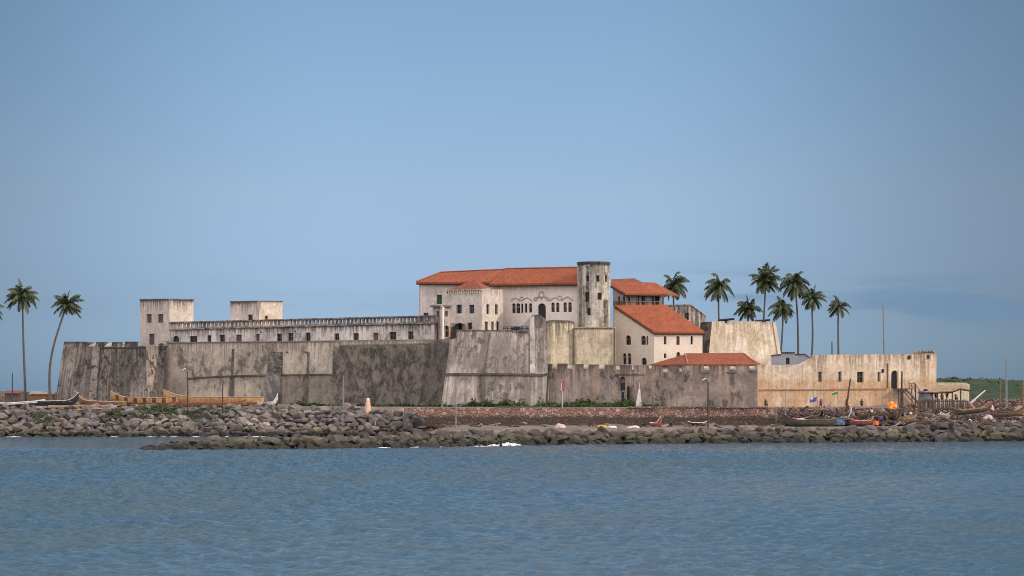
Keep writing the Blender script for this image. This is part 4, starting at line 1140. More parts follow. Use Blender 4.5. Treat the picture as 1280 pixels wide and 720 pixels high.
# front breakwater
xx = PX(190, 288)
while xx < bwx[-2] + 2:
    cy_ = float(np.interp(xx, bwx, bwy)); cz = float(np.interp(xx, bwx, bwz))
    rows = 5
    for k in range(rows):
        f = k / (rows - 1)
        zz = -.15 + (cz + .0) * f
        s = rng.uniform(.46, .88) * (1.35 if rng.random() < .2 else 1)
        if xx < PX(215, 290): s *= .8
        drop(xx + rng.uniform(-.45, .45), cy_ - (1 - f) * 6.6 + rng.uniform(-.5, .5) + (.4 if k == rows - 1 else 0), zz - s * .42 + rng.uniform(-.12, .12), s, 'front')
    xx += 1.02
drop(PX(180.5, 287), 287, .02, .5, 'front'); drop(PX(186, 287), 287, .1, .55, 'front')
# left mound
xx = -100 * .0 + PX(-30, 365)
while xx < PX(515, 362):
    px_ = 640 + xx / (K * 367)
    endf = smooth(440, 515, np.array([px_]))[0]
    rows = 8
    for k in range(rows):
        f = k / (rows - 1)
        if endf > .2 and f > 1.05 - endf * .35: continue
        y = 363 + f * 11.0 + rng.uniform(-.4, .4) - endf * 3.5
        z = -.1 + ZG * f * 1.0 + rng.uniform(-.1, .15)
        s = rng.uniform(.44, .85) * (1.35 if rng.random() < .18 else 1)
        drop(xx + rng.uniform(-.45, .45), y, z - s * .30, s, 'mound')
    xx += 1.1
# stones that bury the end of the retaining wall
for i in range(34):
    f = rng.random(); x = JX + rng.uniform(-3.0, 3.4) * (1.15 - .5 * f)
    drop(x, 351.6 - (1 - f) * 4.2, 1.6 + f * 2.7, rng.uniform(.42, .8), 'mound')
# loose stones at the far right slope
for i in range(110):
    px_ = rng.uniform(1130, 1300); y = rng.uniform(341, 368)
    x = PX(px_, y); drop(x, y, gz(x, y) + .05, rng.uniform(.18, .55), 'slope')
cand.sort(key=lambda c: -c[3] * 350 / c[1] * (1 if c[4] != 'slope' else .8))
inframe = lambda c: -12 < 640 + c[0] / (K * c[1]) < 1292
# never hidden: the back rows of the breakwater and everything on the visible slope count
ind = [c for c in cand if inframe(c) and c[4] != 'slope' and c[2] > -.42][:296]
ids = set(id(c) for c in ind)
LB = {'front': ('dark angular boulder in the low breakwater at the waterline', 'boulders of the low breakwater'),
      'mound': ('grey boulder in the tall rock mound below the left walls', 'boulders of the tall rock mound')}
def rock_matrix(c):
    x, y, z, s, zone = c
    return Matrix.Translation((x, y, z)) @ Matrix.Rotation(rng.uniform(0, 6.28), 4, 'Z') @ Matrix.Rotation(rng.uniform(-.5, .5), 4, 'X') @ Matrix.Diagonal((s * rng.uniform(1.0, 1.45), s * rng.uniform(.9, 1.2), s * rng.uniform(.72, 1.0), 1))
src = bpy.data.objects.new('boulder', ROCKS[0])
for i, c in enumerate(ind):
    o = src if i == 0 else src.copy()
    if i: o.data = ROCKS[i % len(ROCKS)]
    COL.objects.link(o)
    o.name = 'boulder'
    o.matrix_world = rock_matrix(c)
    tag(o, LB[c[4]][0], 'boulder', LB[c[4]][1])
bm = bmesh.new()
for i, c in enumerate(cand):
    if id(c) in ids: continue
    n0 = len(bm.verts)
    bm.from_mesh(ROCKS[i % len(ROCKS)])
    bm.verts.ensure_lookup_table()
    M = rock_matrix(c)
    for v in bm.verts[n0:]: v.co = M @ v.co
me = bpy.data.meshes.new('boulder_rubble'); bm.to_mesh(me); bm.free(); me.materials.append(MAT['boulder'])
o = bpy.data.objects.new('boulder_rubble', me); COL.objects.link(o)
tag(o, 'smaller boulders packed between the large rocks of the shore', 'rubble', kind='stuff')

# foam where the swell meets the rocks
m = NT('foam'); c = m.obj(); n1 = m.noise(c, 2.2, 6, .7)
m.put(m.b.inputs['Alpha'], m.step(n1, .38, .52)); m.b.inputs['Roughness'].default_value = .6
MAT['foam'] = m.out((.78, .80, .80))
mb = MB()
def foam_blob(px, py, Y, w_, d_, h_):
    c = P(px, py, Y); n_, k_ = 18, 6
    rings = []
    for j in range(k_ + 1):
        f = j / k_; ring = []
        for i in range(n_):
            a = 2 * math.pi * i / n_
            rr = (1 - f) * (1 + .35 * mnoise.noise(Vector((math.cos(a) * 2, math.sin(a) * 2, px))))
            zz = .02 + h_ * (f ** .7) * (.5 + .9 * abs(mnoise.noise(Vector((math.cos(a) * 3 * (1 - f), math.sin(a) * 3, px + 5)))))
            ring.append(Vector((c.x + w_ * rr * math.cos(a), Y + d_ * rr * math.sin(a), zz)))
        rings.append(ring)
    for j in range(k_):
        for i in range(n_):
            mb.poly([rings[j][i], rings[j][(i + 1) % n_], rings[j + 1][(i + 1) % n_], rings[j + 1][i]], smooth=True)
foam_blob(634, 553, 305.6, 1.25, .8, .55); foam_blob(643, 554, 306.4, 1.1, .7, .38); foam_blob(625, 554, 304.8, .8, .6, .3); foam_blob(617, 557, 303.5, .9, .7, .3); foam_blob(663, 553, 310, .8, .6, .2)
for px, Y in ((18, 361), (143, 361.0), (600, 301), (575, 299.6), (545, 297.6), (522, 296), (480, 293.5)):
    foam_blob(px, 546, Y, rng.uniform(.6, 1.5), .35, .12)
for i in range(12):
    px = rng.uniform(180, 330); foam_blob(px, 546, 362.2 - rng.uniform(0, 1.2), rng.uniform(.5, 1.3), .3, .08)
tag(mb.build('foam', MAT['foam'], weld=True), 'white foam where small waves break on the rocks', 'foam', kind='stuff')

# ------------------------------------------------------------------ plants
m = NT('leaf'); ge = m.n('ShaderNodeNewGeometry')
col = m.mix(ge.outputs['Random Per Island'], (.028, .052, .014), (.065, .095, .030)); MAT['leaf'] = m.out(col)
m = NT('frond'); ge = m.n('ShaderNodeNewGeometry')
col = m.mix(ge.outputs['Random Per Island'], (.033, .052, .02), (.085, .10, .042)); MAT['frond'] = m.out(col); m.b.inputs['Roughness'].default_value = .55; m.b.inputs['Specular IOR Level'].default_value = .4
m = NT('frond_dry'); MAT['frond_dry'] = m.out((.13, .10, .055))
plain('palm_bark', (.105, .088, .076), .3, 3)

def leaves(mb, c, rad, n, size):
    for i in range(n):
        d = Vector((rng.gauss(0, 1), rng.gauss(0, 1), rng.gauss(0, 1))).normalized() * rng.random() ** .4
        p = Vector(c) + Vector((d.x * rad[0], d.y * rad[1], abs(d.z) * rad[2]))
        a = Vector((rng.gauss(0, 1), rng.gauss(0, 1), rng.gauss(0, .6))).normalized(); b = a.cross(Vector((rng.gauss(0, 1), rng.gauss(0, 1), rng.gauss(0, 1)))).normalized()
        s = size * rng.uniform(.6, 1.3)
        mb.poly([p - a * s, p - b * s * .45, p + a * s, p + b * s * .45])
mb = MB()
for i in range(420):
    x = rng.uniform(100, 240); y = rng.uniform(560, 640); j = int((y - 505) // 4); k_ = int((x - 98) // 3)
    if mnoise.noise(Vector((x * .06, y * .06, 7))) < .0: continue
    leaves(mb, (x, y, float(HZ[j, k_]) - .1), (1.6, 1.6, rng.uniform(.3, .9)), 22, .4)
tag(mb.build('scrub', MAT['leaf']), 'dark low scrub scattered over the green headland', 'scrub', kind='stuff')
mb = MB()
def weed_line(x0, x1, Yf, dens, hh, depth=1.4):
    px = x0
    while px < x1:
        Y = Yf(px) + rng.uniform(-depth, .3); x = PX(px, Y); k_ = .35 + .65 * abs(mnoise.noise(Vector((px * .06, 2.3, 1)))) * 2
        leaves(mb, (x, Y, gz(x, Y) - .05), (.9, .6, hh * 1.25 * k_ * rng.uniform(.6, 1.2)), int(60 * k_), .24)
        px += dens
wy = lambda px: 384.0 if px < 683 else 395.5 - (px - 683) * .047
weed_line(536, 600, lambda p: 383.8, 2.6, .9); weed_line(585, 655, lambda p: 383, 2.2, 1.0); weed_line(600, 655, lambda p: 383, 6, 1.6, .4)
weed_line(640, 690, lambda p: 380, 2.4, .55, 3); weed_line(675, 800, lambda p: 386, 1.3, 1.35, 6); weed_line(735, 800, lambda p: 388, 2.0, .9, 4); weed_line(690, 760, lambda p: 378, 3, .8, 5); weed_line(795, 830, lambda p: 387, 2.2, .9, 1.5)
weed_line(470, 545, lambda p: 391, 3.5, .5); weed_line(368, 408, lambda p: 399, 2.0, 1.1, 1); weed_line(408, 470, lambda p: 397, 6, .35)
tag(mb.build('weeds', MAT['leaf']), 'green weeds growing along the foot of the fort walls', 'weeds', kind='stuff')
mb = MB()
for i in range(240):
    px = rng.uniform(128, 292); f = rng.uniform(.55, 1.0) if px < 240 else rng.uniform(.45, 1.0)
    if mnoise.noise(Vector((px * .045, f * 2.5, 4))) < -.02 and i % 4: continue
    y = 363 + f * 11; x = PX(px, y); leaves(mb, (x, y - .4, ZG * f + .25), (.7, .6, .35), 24, .15)
for i in range(40):
    px = rng.uniform(40, 64); f = rng.uniform(.35, .75); y = 363 + f * 11; x = PX(px, y); leaves(mb, (x, y - .4, ZG * f + .3), (.6, .5, .3), 18, .13)
tag(mb.build('creepers', MAT['leaf']), 'green creeping plants over the tall rock mound', 'creepers', kind='stuff')
# grass sheet on the terrace below the central bastion
m = NT('grass_patch'); c = m.obj(); n2 = m.noise(c, 1.4, 6, .7); col = m.mix(m.step(n2, .3, .7), (.055, .085, .025), (.10, .12, .045)); MAT['grass_patch'] = m.out(col, n2, .8, .2)
mb = MB()
for i in range(5200):
    px = rng.uniform(618, 676); Y = rng.uniform(364, 383); x = PX(px, Y); e = 1 - abs((px - 647) / 29)
    if rng.random() > e * 1.6: continue
    a = rng.uniform(0, 6.28); s = rng.uniform(.12, .32); z = gz(x, Y) - .02
    mb.poly([(x - .05 * math.cos(a), Y - .05 * math.sin(a), z), (x + .05 * math.cos(a), Y + .05 * math.sin(a), z), (x + rng.uniform(-.1, .1), Y + rng.uniform(-.1, .1), z + s)])
tag(mb.build('grass', MAT['grass_patch']), 'short grass on the bank below the central bastion', 'grass', kind='stuff')

def palm(base, crown, Y, rpx, seed, label, group, bend=0.0, n=26, droop=1.0, dry=5, wind=.25):
    r_ = random.Random(seed)
    b = P(base[0], base[1], Y); zb = min(b.z, ZG); c = P(crown[0], crown[1], Y)
    # carry the trunk on down to the ground
    b = Vector((b.x + (b.x - c.x) * (b.z - zb) / max(1, c.z - b.z) * .5, Y, zb - .2))
    t = empty('palm_tree', b, label, 'palm tree', group)
    mb = MB(); pts = []; rads = []
    for i in range(15):
        f = i / 14; q = b.lerp(c, f); q.x += bend * math.sin(math.pi * f) + .1 * math.sin(f * 7 + seed); q.y += .2 * math.sin(f * 4 + seed)
        pts.append(q); rads.append(.27 - .12 * f + (.16 * (1 - f * 8) if f < .12 else 0) + (.05 if f > .95 else 0))
    mb.tube(pts, rads, 9); mb.build('trunk', MAT['palm_bark'], t)
    L0 = rpx * 1.12 * K * Y
    mb = MB(); md = MB()
    def frond(m_, az, elv, L, dr, wide=1.0):
        d = Vector((math.cos(az) * math.cos(elv), math.sin(az) * math.cos(elv), math.sin(elv)))
        p = c.copy(); side = Vector((-math.sin(az), math.cos(az), 0)); N = 13; sp = []
        for i in range(N + 1):
            sp.append((p.copy(), d.copy()))
            d = (d + Vector((-wind * .06, 0, -dr * (.055 + .012 * i)))).normalized(); p = p + d * L / N
        for i in range(N):
            (p0, d0), (p1, _) = sp[i], sp[i + 1]
            wd = .05 * (1 - i / N) + .018; u = side.cross(d0).normalized()
            m_.mesh([p0 - side * wd, p0 + side * wd, p1 + side * wd * .8, p1 - side * wd * .8], [(0, 1, 2, 3)])
            m_.mesh([p0 - u * wd, p0 + u * wd, p1 + u * wd * .8, p1 - u * wd * .8], [(0, 1, 2, 3)])
            if i < 1: continue
            for h in (0.0, .5):
                q = p0.lerp(p1, h); f = (i + h) / N
                ll = wide * L * (.30 * math.sin(math.pi * min(1, f * .82 + .16)) + .03) * r_.uniform(.8, 1.15)
                for sgn in (-1, 1):
                    hang = r_.uniform(.25, .85) + .25 * dr
                    e = (side * sgn * .75 + d0 * .75 + Vector((0, 0, -hang)) ).normalized()
                    tip = q + e * ll + Vector((0, 0, -.10 * ll)); w2 = L * .026
                    m_.mesh([q - d0 * w2, q + d0 * w2, q + e * ll * .6 + d0 * w2 * .8, tip, q + e * ll * .6 - d0 * w2 * .8], [(0, 1, 2, 3, 4)])
    for i in range(n):
        f = i / (n - 1); az = i * 2.399963 + r_.uniform(-.35, .35)
        elv = R(82) - f * R(118) + r_.uniform(-.16, .16)
        frond(mb, az, elv, L0 * r_.uniform(.92, 1.22) * (1.05 if f > .2 else .95), droop * r_.uniform(.75, 1.25) * (1.35 - .35 * f))
    for i in range(dry):
        frond(md, r_.uniform(0, 6.28), R(-62) + r_.uniform(-.25, .2), L0 * r_.uniform(.55, .8), .5, .7)
    for i in range(6):
        a = i * 1.05; q = c + Vector((.26 * math.cos(a), .26 * math.sin(a), -.35))
        rr = .15
        md.tube([q + Vector((0, 0, .16)), q + Vector((0, 0, .08)), q, q - Vector((0, 0, .1)), q - Vector((0, 0, .17))], [.03, .12, rr, .11, .03], 7)
    mb.build('crown', MAT['frond'], t)
    if dry: md.build('dead_fronds', MAT['frond_dry'], t)
GL, GR = 'palms at the left of the fort', 'palms behind the right of the fort'
palm((30, 496), (27, 370), 432, 19, 1, 'tall straight palm standing alone left of the leaning palm', GL, bend=.25, dry=3, n=28, droop=.85)
palm((63, 498), (83.5, 380), 425, 18, 2, 'slender palm leaning right towards the left bastion', GL, bend=-1.15, dry=4, n=22, droop=.7, wind=-.3)
palm((-14, 498), (-17, 387), 436, 19, 3, 'palm cut off by the left edge with only frond tips showing', GL)
palm((842, 420), (842.5, 357), 462, 19, 4, 'palm rising just behind the weathered sloping wall', GR, dry=8, n=24, droop=1.1, wind=-.5)
palm((899, 445), (899, 358), 455, 19, 5, 'palm above the left cannon of the sunlit bastion', GR, dry=9, n=22, droop=1.25, wind=.5)
palm((934, 445), (935.5, 386), 458, 16, 6, 'short palm whose crown sits low over the sunlit bastion', GR, dry=5)
palm((953, 450), (956.5, 350), 462, 20, 7, 'tall palm with wide crown left of the tallest palm', GR, dry=4, n=30, droop=.8, wind=-.2)
palm((974, 447), (978, 385), 448, 17, 8, 'mid height palm in front of the two tallest palms', GR, dry=5, bend=.2)
palm((998.5, 447), (994, 354), 452, 20, 9, 'tall palm with a dense crown in the middle of the row', GR, dry=9, bend=.1, n=34, droop=1.15)
palm((1011, 446), (1015.5, 373), 450, 15.5, 10, 'palm with slightly bent trunk right of the dense crown', GR, dry=5, bend=.35)
palm((1047, 446), (1049, 383), 452, 14.5, 11, 'thin windblown palm at the right end of the row', GR, dry=5, n=19, wind=.9)

# ------------------------------------------------------------------ boats
def canoe(name, pA, pB, width, depth, mats, label, group, sheerA=.9, sheerB=.9, tilt=0.0, thwarts=5, band=None, cat='canoe', bandfrom=2):
    """plank canoe from point pA to pB (keel ends on the ground); pointed upswept ends"""
    pA, pB = Vector(pA), Vector(pB); d = pB - pA; L = d.length; d.normalize()
    s = Vector((-d.y, d.x, 0)).normalized(); up = s.cross(d) * -1
    if up.z < 0: up = -up
    s = (s * math.cos(tilt) + up * math.sin(tilt)); up = d.cross(s); up = up if up.z > 0 else -up
    t = empty(name, (pA + pB) / 2, label, cat, group)
    N = 20; st = []
    for i in range(N + 1):
        f = i / N; wdt = width / 2 * max(.03, (1 - abs(2 * f - 1) ** 2.6))
        rise = (sheerA * max(0, 1 - f / .28) ** 2 + sheerB * max(0, 1 - (1 - f) / .28) ** 2)
        keel = rise * .75; gun = depth + rise
        st.append((f, wdt, keel, gun))
    def pt(f, a, h): return pA + d * (L * f) + s * a + up * h
    hull, inn, bnd = MB(), MB(), MB()
    prof = [(0, 0), (.55, .08), (.88, .42), (1.0, .74), (1.02, 1.0)]
    for i in range(N):
        for sg in (-1, 1):
            for j in range(len(prof) - 1):
                q = []
                for (f, wd, k_, g_) in (st[i], st[i + 1]):
                    for (a, h) in (prof[j], prof[j + 1]): q.append(pt(f, sg * wd * a, k_ + (g_ - k_) * h))
                quad_ = [q[0], q[2], q[3], q[1]]
                tgt = bnd if (band and j >= bandfrom) else hull
                tgt.poly(quad_ if sg < 0 else quad_[::-1], [(st[i][0] * L, j * .25), (st[i + 1][0] * L, j * .25), (st[i + 1][0] * L, j * .25 + .25), (st[i][0] * L, j * .25 + .25)], smooth=False)
                q2 = []
                for (f, wd, k_, g_) in (st[i], st[i + 1]):
                    for (a, h) in (prof[j], prof[j + 1]): q2.append(pt(f, sg * max(.005, wd * a - .05), k_ + .06 + (g_ - k_ - .06) * h))
                inn.poly([q2[1], q2[3], q2[2], q2[0]] if sg < 0 else [q2[0], q2[2], q2[3], q2[1]])
    hull.build('hull', mats[0], t); inn.build('inner_hull', mats[1], t)
    if band: bnd.build('side_band', band, t)
    for sg in (-1, 1):
        m2 = MB(); m2.tube([pt(f, sg * wd * 1.02, g_ + .02) for f, wd, k_, g_ in st], .06, 6); m2.build('gunwale', mats[2], t)
    for i in range(thwarts):
        f = .2 + .6 * i / max(1, thwarts - 1); wd = width / 2 * (1 - abs(2 * f - 1) ** 2.6); m2 = MB()
        A = [pt(f, -wd, depth * .82), pt(f, wd, depth * .82), pt(f + .22 / L, wd, depth * .82), pt(f + .22 / L, -wd, depth * .82)]
        B = [p - up * .06 for p in A]; m2.poly(A); m2.poly(B[::-1])
        for j in range(4): m2.poly([A[(j + 1) % 4], A[j], B[j], B[(j + 1) % 4]])
        m2.build('thwart', mats[1], t)
    return t
def stripes(name, c1, c2, wl, duty, edge=0.0):
    m = NT(name); u, v = m.uv(); c = m.obj(); n1 = m.noise(c, 1.5, 7, .7)
    fr = m.math('FRACT', m.math('DIVIDE', u, wl))
    col = m.mix(m.math('GREATER_THAN', fr, duty), c1, c2)
    g = m.step(n1, .3, .72, 1.1, .6); col = m.mix(1.0, col, m.vec(g, g, g), 'MULTIPLY')
    MAT[name] = m.out(col, n1, .2, .03)
stripes('boat_striped', (.50, .285, .125), (.15, .07, .04), 1.6, .6)
stripes('boat_yellow', (.54, .31, .135), (.20, .10, .05), 4.1, .975)
plain('boat_white', (.50, .49, .47), .3, 1.5); plain('boat_black', (.035, .034, .036), .4, 2); plain('boat_blue', (.06, .12, .30), .3, 2)
plain('boat_red', (.36, .08, .06), .3, 2); plain('boat_brown', (.24, .13, .075), .35, 1.6); plain('boat_olive', (.062, .060, .048), .35, 1.4); plain('boat_tan', (.36, .24, .15), .35, 1.6)
plain('cloth_red', (.36, .05, .05), .15, 3); plain('cloth_white', (.56, .50, .48), .2, 3); plain('cloth_pink', (.55, .40, .38), .2, 2); plain('cloth_blue', (.08, .11, .33), .15, 3); plain('cloth_green', (.04, .22, .07), .15, 3)
plain('cloth_orange', (.60, .13, .03), .2, 3); plain('cloth_yellow', (.70, .38, .05), .2, 3); plain('cloth_purple', (.14, .05, .16), .2, 3); plain('cloth_dark', (.03, .03, .035), .3, 3); plain('net_blue', (.07, .12, .20), .4, 3)
plain('skin_dark', (.055, .033, .024), .15, 3)

plain('drift_a', (.075, .056, .05), .4, 2); plain('drift_b', (.11, .08, .068), .4, 2); plain('drift_red', (.16, .06, .05), .4, 2); plain('drift_pale', (.26, .22, .20), .3, 2)
G1 = 'canoes drawn up below the left walls'
def G(px, Y, dz=0): 
    x = PX(px, Y); return Vector((x, Y, gz(x, Y) + dz))
canoe('canoe', G(-6, 373.5, .05), G(57, 376.5, .15), 1.7, .95, (MAT['boat_black'], MAT['boat_white'], MAT['boat_white']), 'white and dark canoe at the left edge on the rock mound', G1, .5, .2, band=MAT['boat_white'], bandfrom=3)
canoe('canoe', G(48, 375.5, .05), G(99, 374.2, .3), 1.7, .9, (MAT['boat_black'], MAT['boat_white'], MAT['boat_white']), 'black hulled canoe with white gunwale and raised bow', G1, .1, 1.3)
canoe('canoe', G(93, 377.5, .35), G(158, 376, .05), 1.6, .75, (MAT['boat_brown'], MAT['boat_tan'], MAT['boat_tan']), 'brown canoe between the black canoe and the striped one', G1, 1.6, .1)
canoe('canoe', G(138, 378.5, .25), G(222, 377, .1), 1.9, 1.4, (MAT['boat_brown'], MAT['boat_tan'], MAT['boat_tan']), 'canoe with yellow and brown striped side band', G1, 1.0, .3, band=MAT['boat_striped'])
canoe('canoe', G(204, 379.5, .30), G(330, 378.0, .15), 2.1, 1.45, (MAT['boat_brown'], MAT['boat_tan'], MAT['boat_tan']), 'longest canoe with plain yellow orange side and high pointed bow', G1, 1.15, .1, thwarts=8, band=MAT['boat_yellow'])
canoe('canoe', G(215, 376.5, .0), G(308, 375.5, .0), 1.5, .7, (MAT['boat_brown'], MAT['boat_brown'], MAT['boat_red']), 'low red brown canoe lying in front of the longest canoe', G1, .3, .6)
canoe('canoe', G(322, 377, .1), G(348, 376.5, .3), 1.3, .6, (MAT['boat_white'], MAT['boat_tan'], MAT['boat_white']), 'short white canoe end by the sloping buttress', G1, .1, 1.4, thwarts=2)
mb = MB()
for i, (a, b, y, r_) in enumerate(((46, 118, 373.6, .20), (60, 150, 374.0, .16), (92, 160, 373.2, .14))):
    pa, pb = G(a, y, .25), G(b, y + .4, .28)
    m2 = MB(); m2.tube([pa, pa.lerp(pb, .5) + Vector((0, 0, .05)), pb], [r_, r_ * .9, r_ * .7], 8)
    tag(m2.build_at('timber_pole', MAT['plank'], pa), ('long tan pole lying across the rock mound below the black canoe', 'longest brown pole lying below the brown canoe', 'thin pole lying under the bow of the striped canoe')[i], 'pole')

G2 = 'boats moored behind the breakwater'
canoe('fishing_boat', Vector((PX(977, 338), 338, 2.05)), Vector((PX(1046, 341), 341, 1.9)), 1.9, 1.0, (MAT['boat_olive'], MAT['boat_brown'], MAT['wood']), 'long olive grey boat below the blue and white flag', G2, 1.0, .4, thwarts=6)
canoe('fishing_boat', Vector((PX(1030, 344), 344, 2.1)), Vector((PX(1065, 346), 346, 2.3)), 1.8, 1.1, (MAT['boat_white'], MAT['boat_brown'], MAT['boat_white']), 'pale boat with raised stern behind the olive grey boat', G2, .5, 1.4)
canoe('fishing_boat', Vector((PX(1120, 345), 345, 2.4)), Vector((PX(1146, 349), 349, 3.0)), 1.3, .7, (MAT['plank'], MAT['boat_brown'], MAT['wood']), 'tan boat on the rubble below the wooden stairs', G2, .8, .5)
canoe('fishing_boat', Vector((PX(813, 333), 333, 2.1)), Vector((PX(826, 331), 331, 2.15)), 1.1, .5, (MAT['boat_red'], MAT['boat_tan'], MAT['boat_white']), 'small red boat with white prow on the breakwater path', G2, .1, 1.0, thwarts=2)
canoe('fishing_boat', Vector((PX(860, 345), 345, 2.0)), Vector((PX(884, 345), 345, 2.0)), 1.2, .5, (MAT['boat_black'], MAT['boat_tan'], MAT['boat_white']), 'dark boat with white gunwale at the foot of the retaining wall', G2, .2, .2, thwarts=3)
canoe('fishing_boat', Vector((PX(1062, 338), 338, 2.1)), Vector((PX(1092, 340), 340, 2.2)), 1.5, .7, (MAT['drift_red'], MAT['boat_brown'], MAT['boat_tan']), 'low dull red boat right of the pale boat', G2, .4, .6)
canoe('fishing_boat', Vector((PX(1176, 350), 350, 3.0)), Vector((PX(1186, 349), 349, 2.95)), 1.6, .7, (MAT['boat_tan'], MAT['boat_tan'], MAT['boat_white']), 'short upturned looking tan boat below the shack fence', G2, .3, .3, thwarts=2)
canoe('fishing_boat', Vector((PX(1190, 352), 352, 3.4)), Vector((PX(1240, 358), 358, 4.1)), 1.4, .7, (MAT['wood_dark'], MAT['boat_brown'], MAT['boat_brown']), 'dark brown boat half hidden in the rubble right of the shack', G2, .6, .9)
canoe('fishing_boat', Vector((PX(1236, 352), 352, 3.2)), Vector((PX(1283, 354), 354, 3.5)), 1.5, .7, (MAT['wood'], MAT['boat_brown'], MAT['boat_olive']), 'brown boat at the right edge of the rubble slope', G2, .7, .9)

# ------------------------------------------------------------------ people
def person(loc, label, shirt, lower, pose='stand', face=0.0, scale=1.0):
    t = None
    sit = pose == 'sit'
    hip = .92 if not sit else .38
    J = {'pelvis': (0, 0, hip), 'chest': (0, -.02 if not sit else -.06, hip + .36), 'neck': (0, 0, hip + .56), 'head': (0, -.02, hip + .68), 'crown': (0, -.01, hip + .80)}
    for s, n in ((-1, 'l'), (1, 'r')):
        J['hip' + n] = (s * .10, 0, hip - .04)
        if sit:
            J['knee' + n] = (s * .14, -.40, .48); J['ank' + n] = (s * .14, -.42, .07); J['toe' + n] = (s * .15, -.60, .04)
        else:
            J['knee' + n] = (s * .11, -.03 + s * .04, .49); J['ank' + n] = (s * .12, .02 + s * .05, .08); J['toe' + n] = (s * .13, -.16 + s * .05, .03)
        J['sho' + n] = (s * .19, 0, hip + .50)
        if sit: J['elb' + n] = (s * .26, -.12, hip + .26); J['han' + n] = (s * .18, -.36, hip + .16)
        elif pose == 'work': J['elb' + n] = (s * .26, -.18, hip + .30); J['han' + n] = (s * .14, -.42, hip + .22)
        else: J['elb' + n] = (s * .25, .03, hip + .22); J['han' + n] = (s * .27, -.06, hip - .04)
    E = [('pelvis', 'chest'), ('chest', 'neck'), ('neck', 'head'), ('head', 'crown')]
    for n in 'lr': E += [('pelvis', 'hip' + n), ('hip' + n, 'knee' + n), ('knee' + n, 'ank' + n), ('ank' + n, 'toe' + n), ('neck', 'sho' + n), ('sho' + n, 'elb' + n), ('elb' + n, 'han' + n)]
    rad = {'pelvis': .13, 'chest': .15, 'neck': .06, 'head': .105, 'crown': .075, 'hip': .095, 'knee': .065, 'ank': .045, 'toe': .04, 'sho': .065, 'elb': .045, 'han': .04}
    def skin(name, keys, mat, grow, parent):
        keys = [k for k in J if k in keys]
        me = bpy.data.meshes.new(name); idx = {k: i for i, k in enumerate(keys)}
        me.from_pydata([J[k] for k in keys], [(idx[a], idx[b]) for a, b in E if a in idx and b in idx], [])
        o = bpy.data.objects.new(name, me); COL.objects.link(o)
        md = o.modifiers.new('skin', 'SKIN'); md.use_smooth_shade = True
        for k, sv in zip(keys, me.skin_vertices[0].data):
            r_ = rad[k if k in rad else k[:-1]] + grow; sv.radius = (r_, r_ * .85); sv.use_root = k in ('pelvis', 'chest') and (k == 'pelvis' or 'pelvis' not in keys)
        ss = o.modifiers.new('sub', 'SUBSURF'); ss.levels = 1; ss.render_levels = 1
        me.materials.append(mat)
        if parent: o.parent = parent
        return o
    body = skin('person', list(J), MAT['skin_dark'], 0, None)
    body.location = loc; body.rotation_euler = (0, 0, face); body.scale = (scale,) * 3
    tag(body, label, 'person')
    skin('shirt', ['pelvis', 'chest', 'neck', 'shol', 'shor', 'elbl', 'elbr'] if lower else ['pelvis', 'chest'], MAT[shirt], .022, body)
    skin('shorts', ['pelvis', 'hipl', 'hipr', 'kneel', 'kneer'], MAT[lower], .026, body)
    m2 = MB(); hd = Vector(J['head'])
    for i in range(8):
        for j in range(4):
            def hp(a, b): return hd + Vector((.118 * math.cos(a) * math.cos(b), .118 * math.sin(a) * math.cos(b) + .015, .03 + .135 * math.sin(b)))
            a0, a1, b0, b1 = i * math.pi / 4, (i + 1) * math.pi / 4, j * math.pi / 8, (j + 1) * math.pi / 8
            m2.poly([hp(a0, b0), hp(a1, b0), hp(a1, b1), hp(a0, b1)], smooth=True)
    o = m2._link('hair', MAT['cloth_dark'], body, Vector((0, 0, 0)), True, False, None)
    return body
WT = ZG + .22
person(Vector((PX(957, 352.5), 352.5, WT)), 'person in olive clothes sitting on the retaining wall left of the blue flag', 'boat_olive', 'cloth_dark', 'sit', .3)
person(Vector((PX(1026, 352.6), 352.6, WT)), 'person in purple clothes sitting on the wall between the two flags', 'cloth_purple', 'cloth_purple', 'sit', -.2)
person(Vector((PX(1058, 352.6), 352.6, WT)), 'person in brown sitting at the foot of the leaning mast', 'boat_brown', 'cloth_dark', 'sit', .2)
person(Vector((PX(1077, 352.6), 352.6, WT)), 'person in black sitting on the wall right of the leaning mast', 'cloth_dark', 'cloth_dark', 'sit', 0)
person(Vector((PX(1089.5, 347), 347, 3.0)), 'person in a white shirt standing below the rampart window', 'cloth_white', 'cloth_dark', 'stand', .4)
person(Vector((PX(805.6, 330), 330, 2.05)), 'person in dark clothes crouching on the breakwater path', 'cloth_dark', 'cloth_dark', 'sit', .5)
person(Vector((PX(626, 303), 303, -.75)), 'person in dark clothes wading in the surf beside the white foam', 'cloth_dark', 'cloth_dark', 'work', .7)
person(Vector((PX(1080, 341.5), 341.5, 2.1)), 'tall person in dark clothes standing among the boats', 'cloth_dark', 'boat_brown', 'work', -.4)
person(Vector((PX(1031, 341), 341, 2.6)), 'person in dark shirt standing in the olive grey boat', 'cloth_dark', 'net_blue', 'work', 1.0)
person(Vector((PX(1101, 340), 340, 2.1)), 'person in blue standing behind the orange bundle', 'cloth_blue', 'cloth_dark', 'stand', 0)

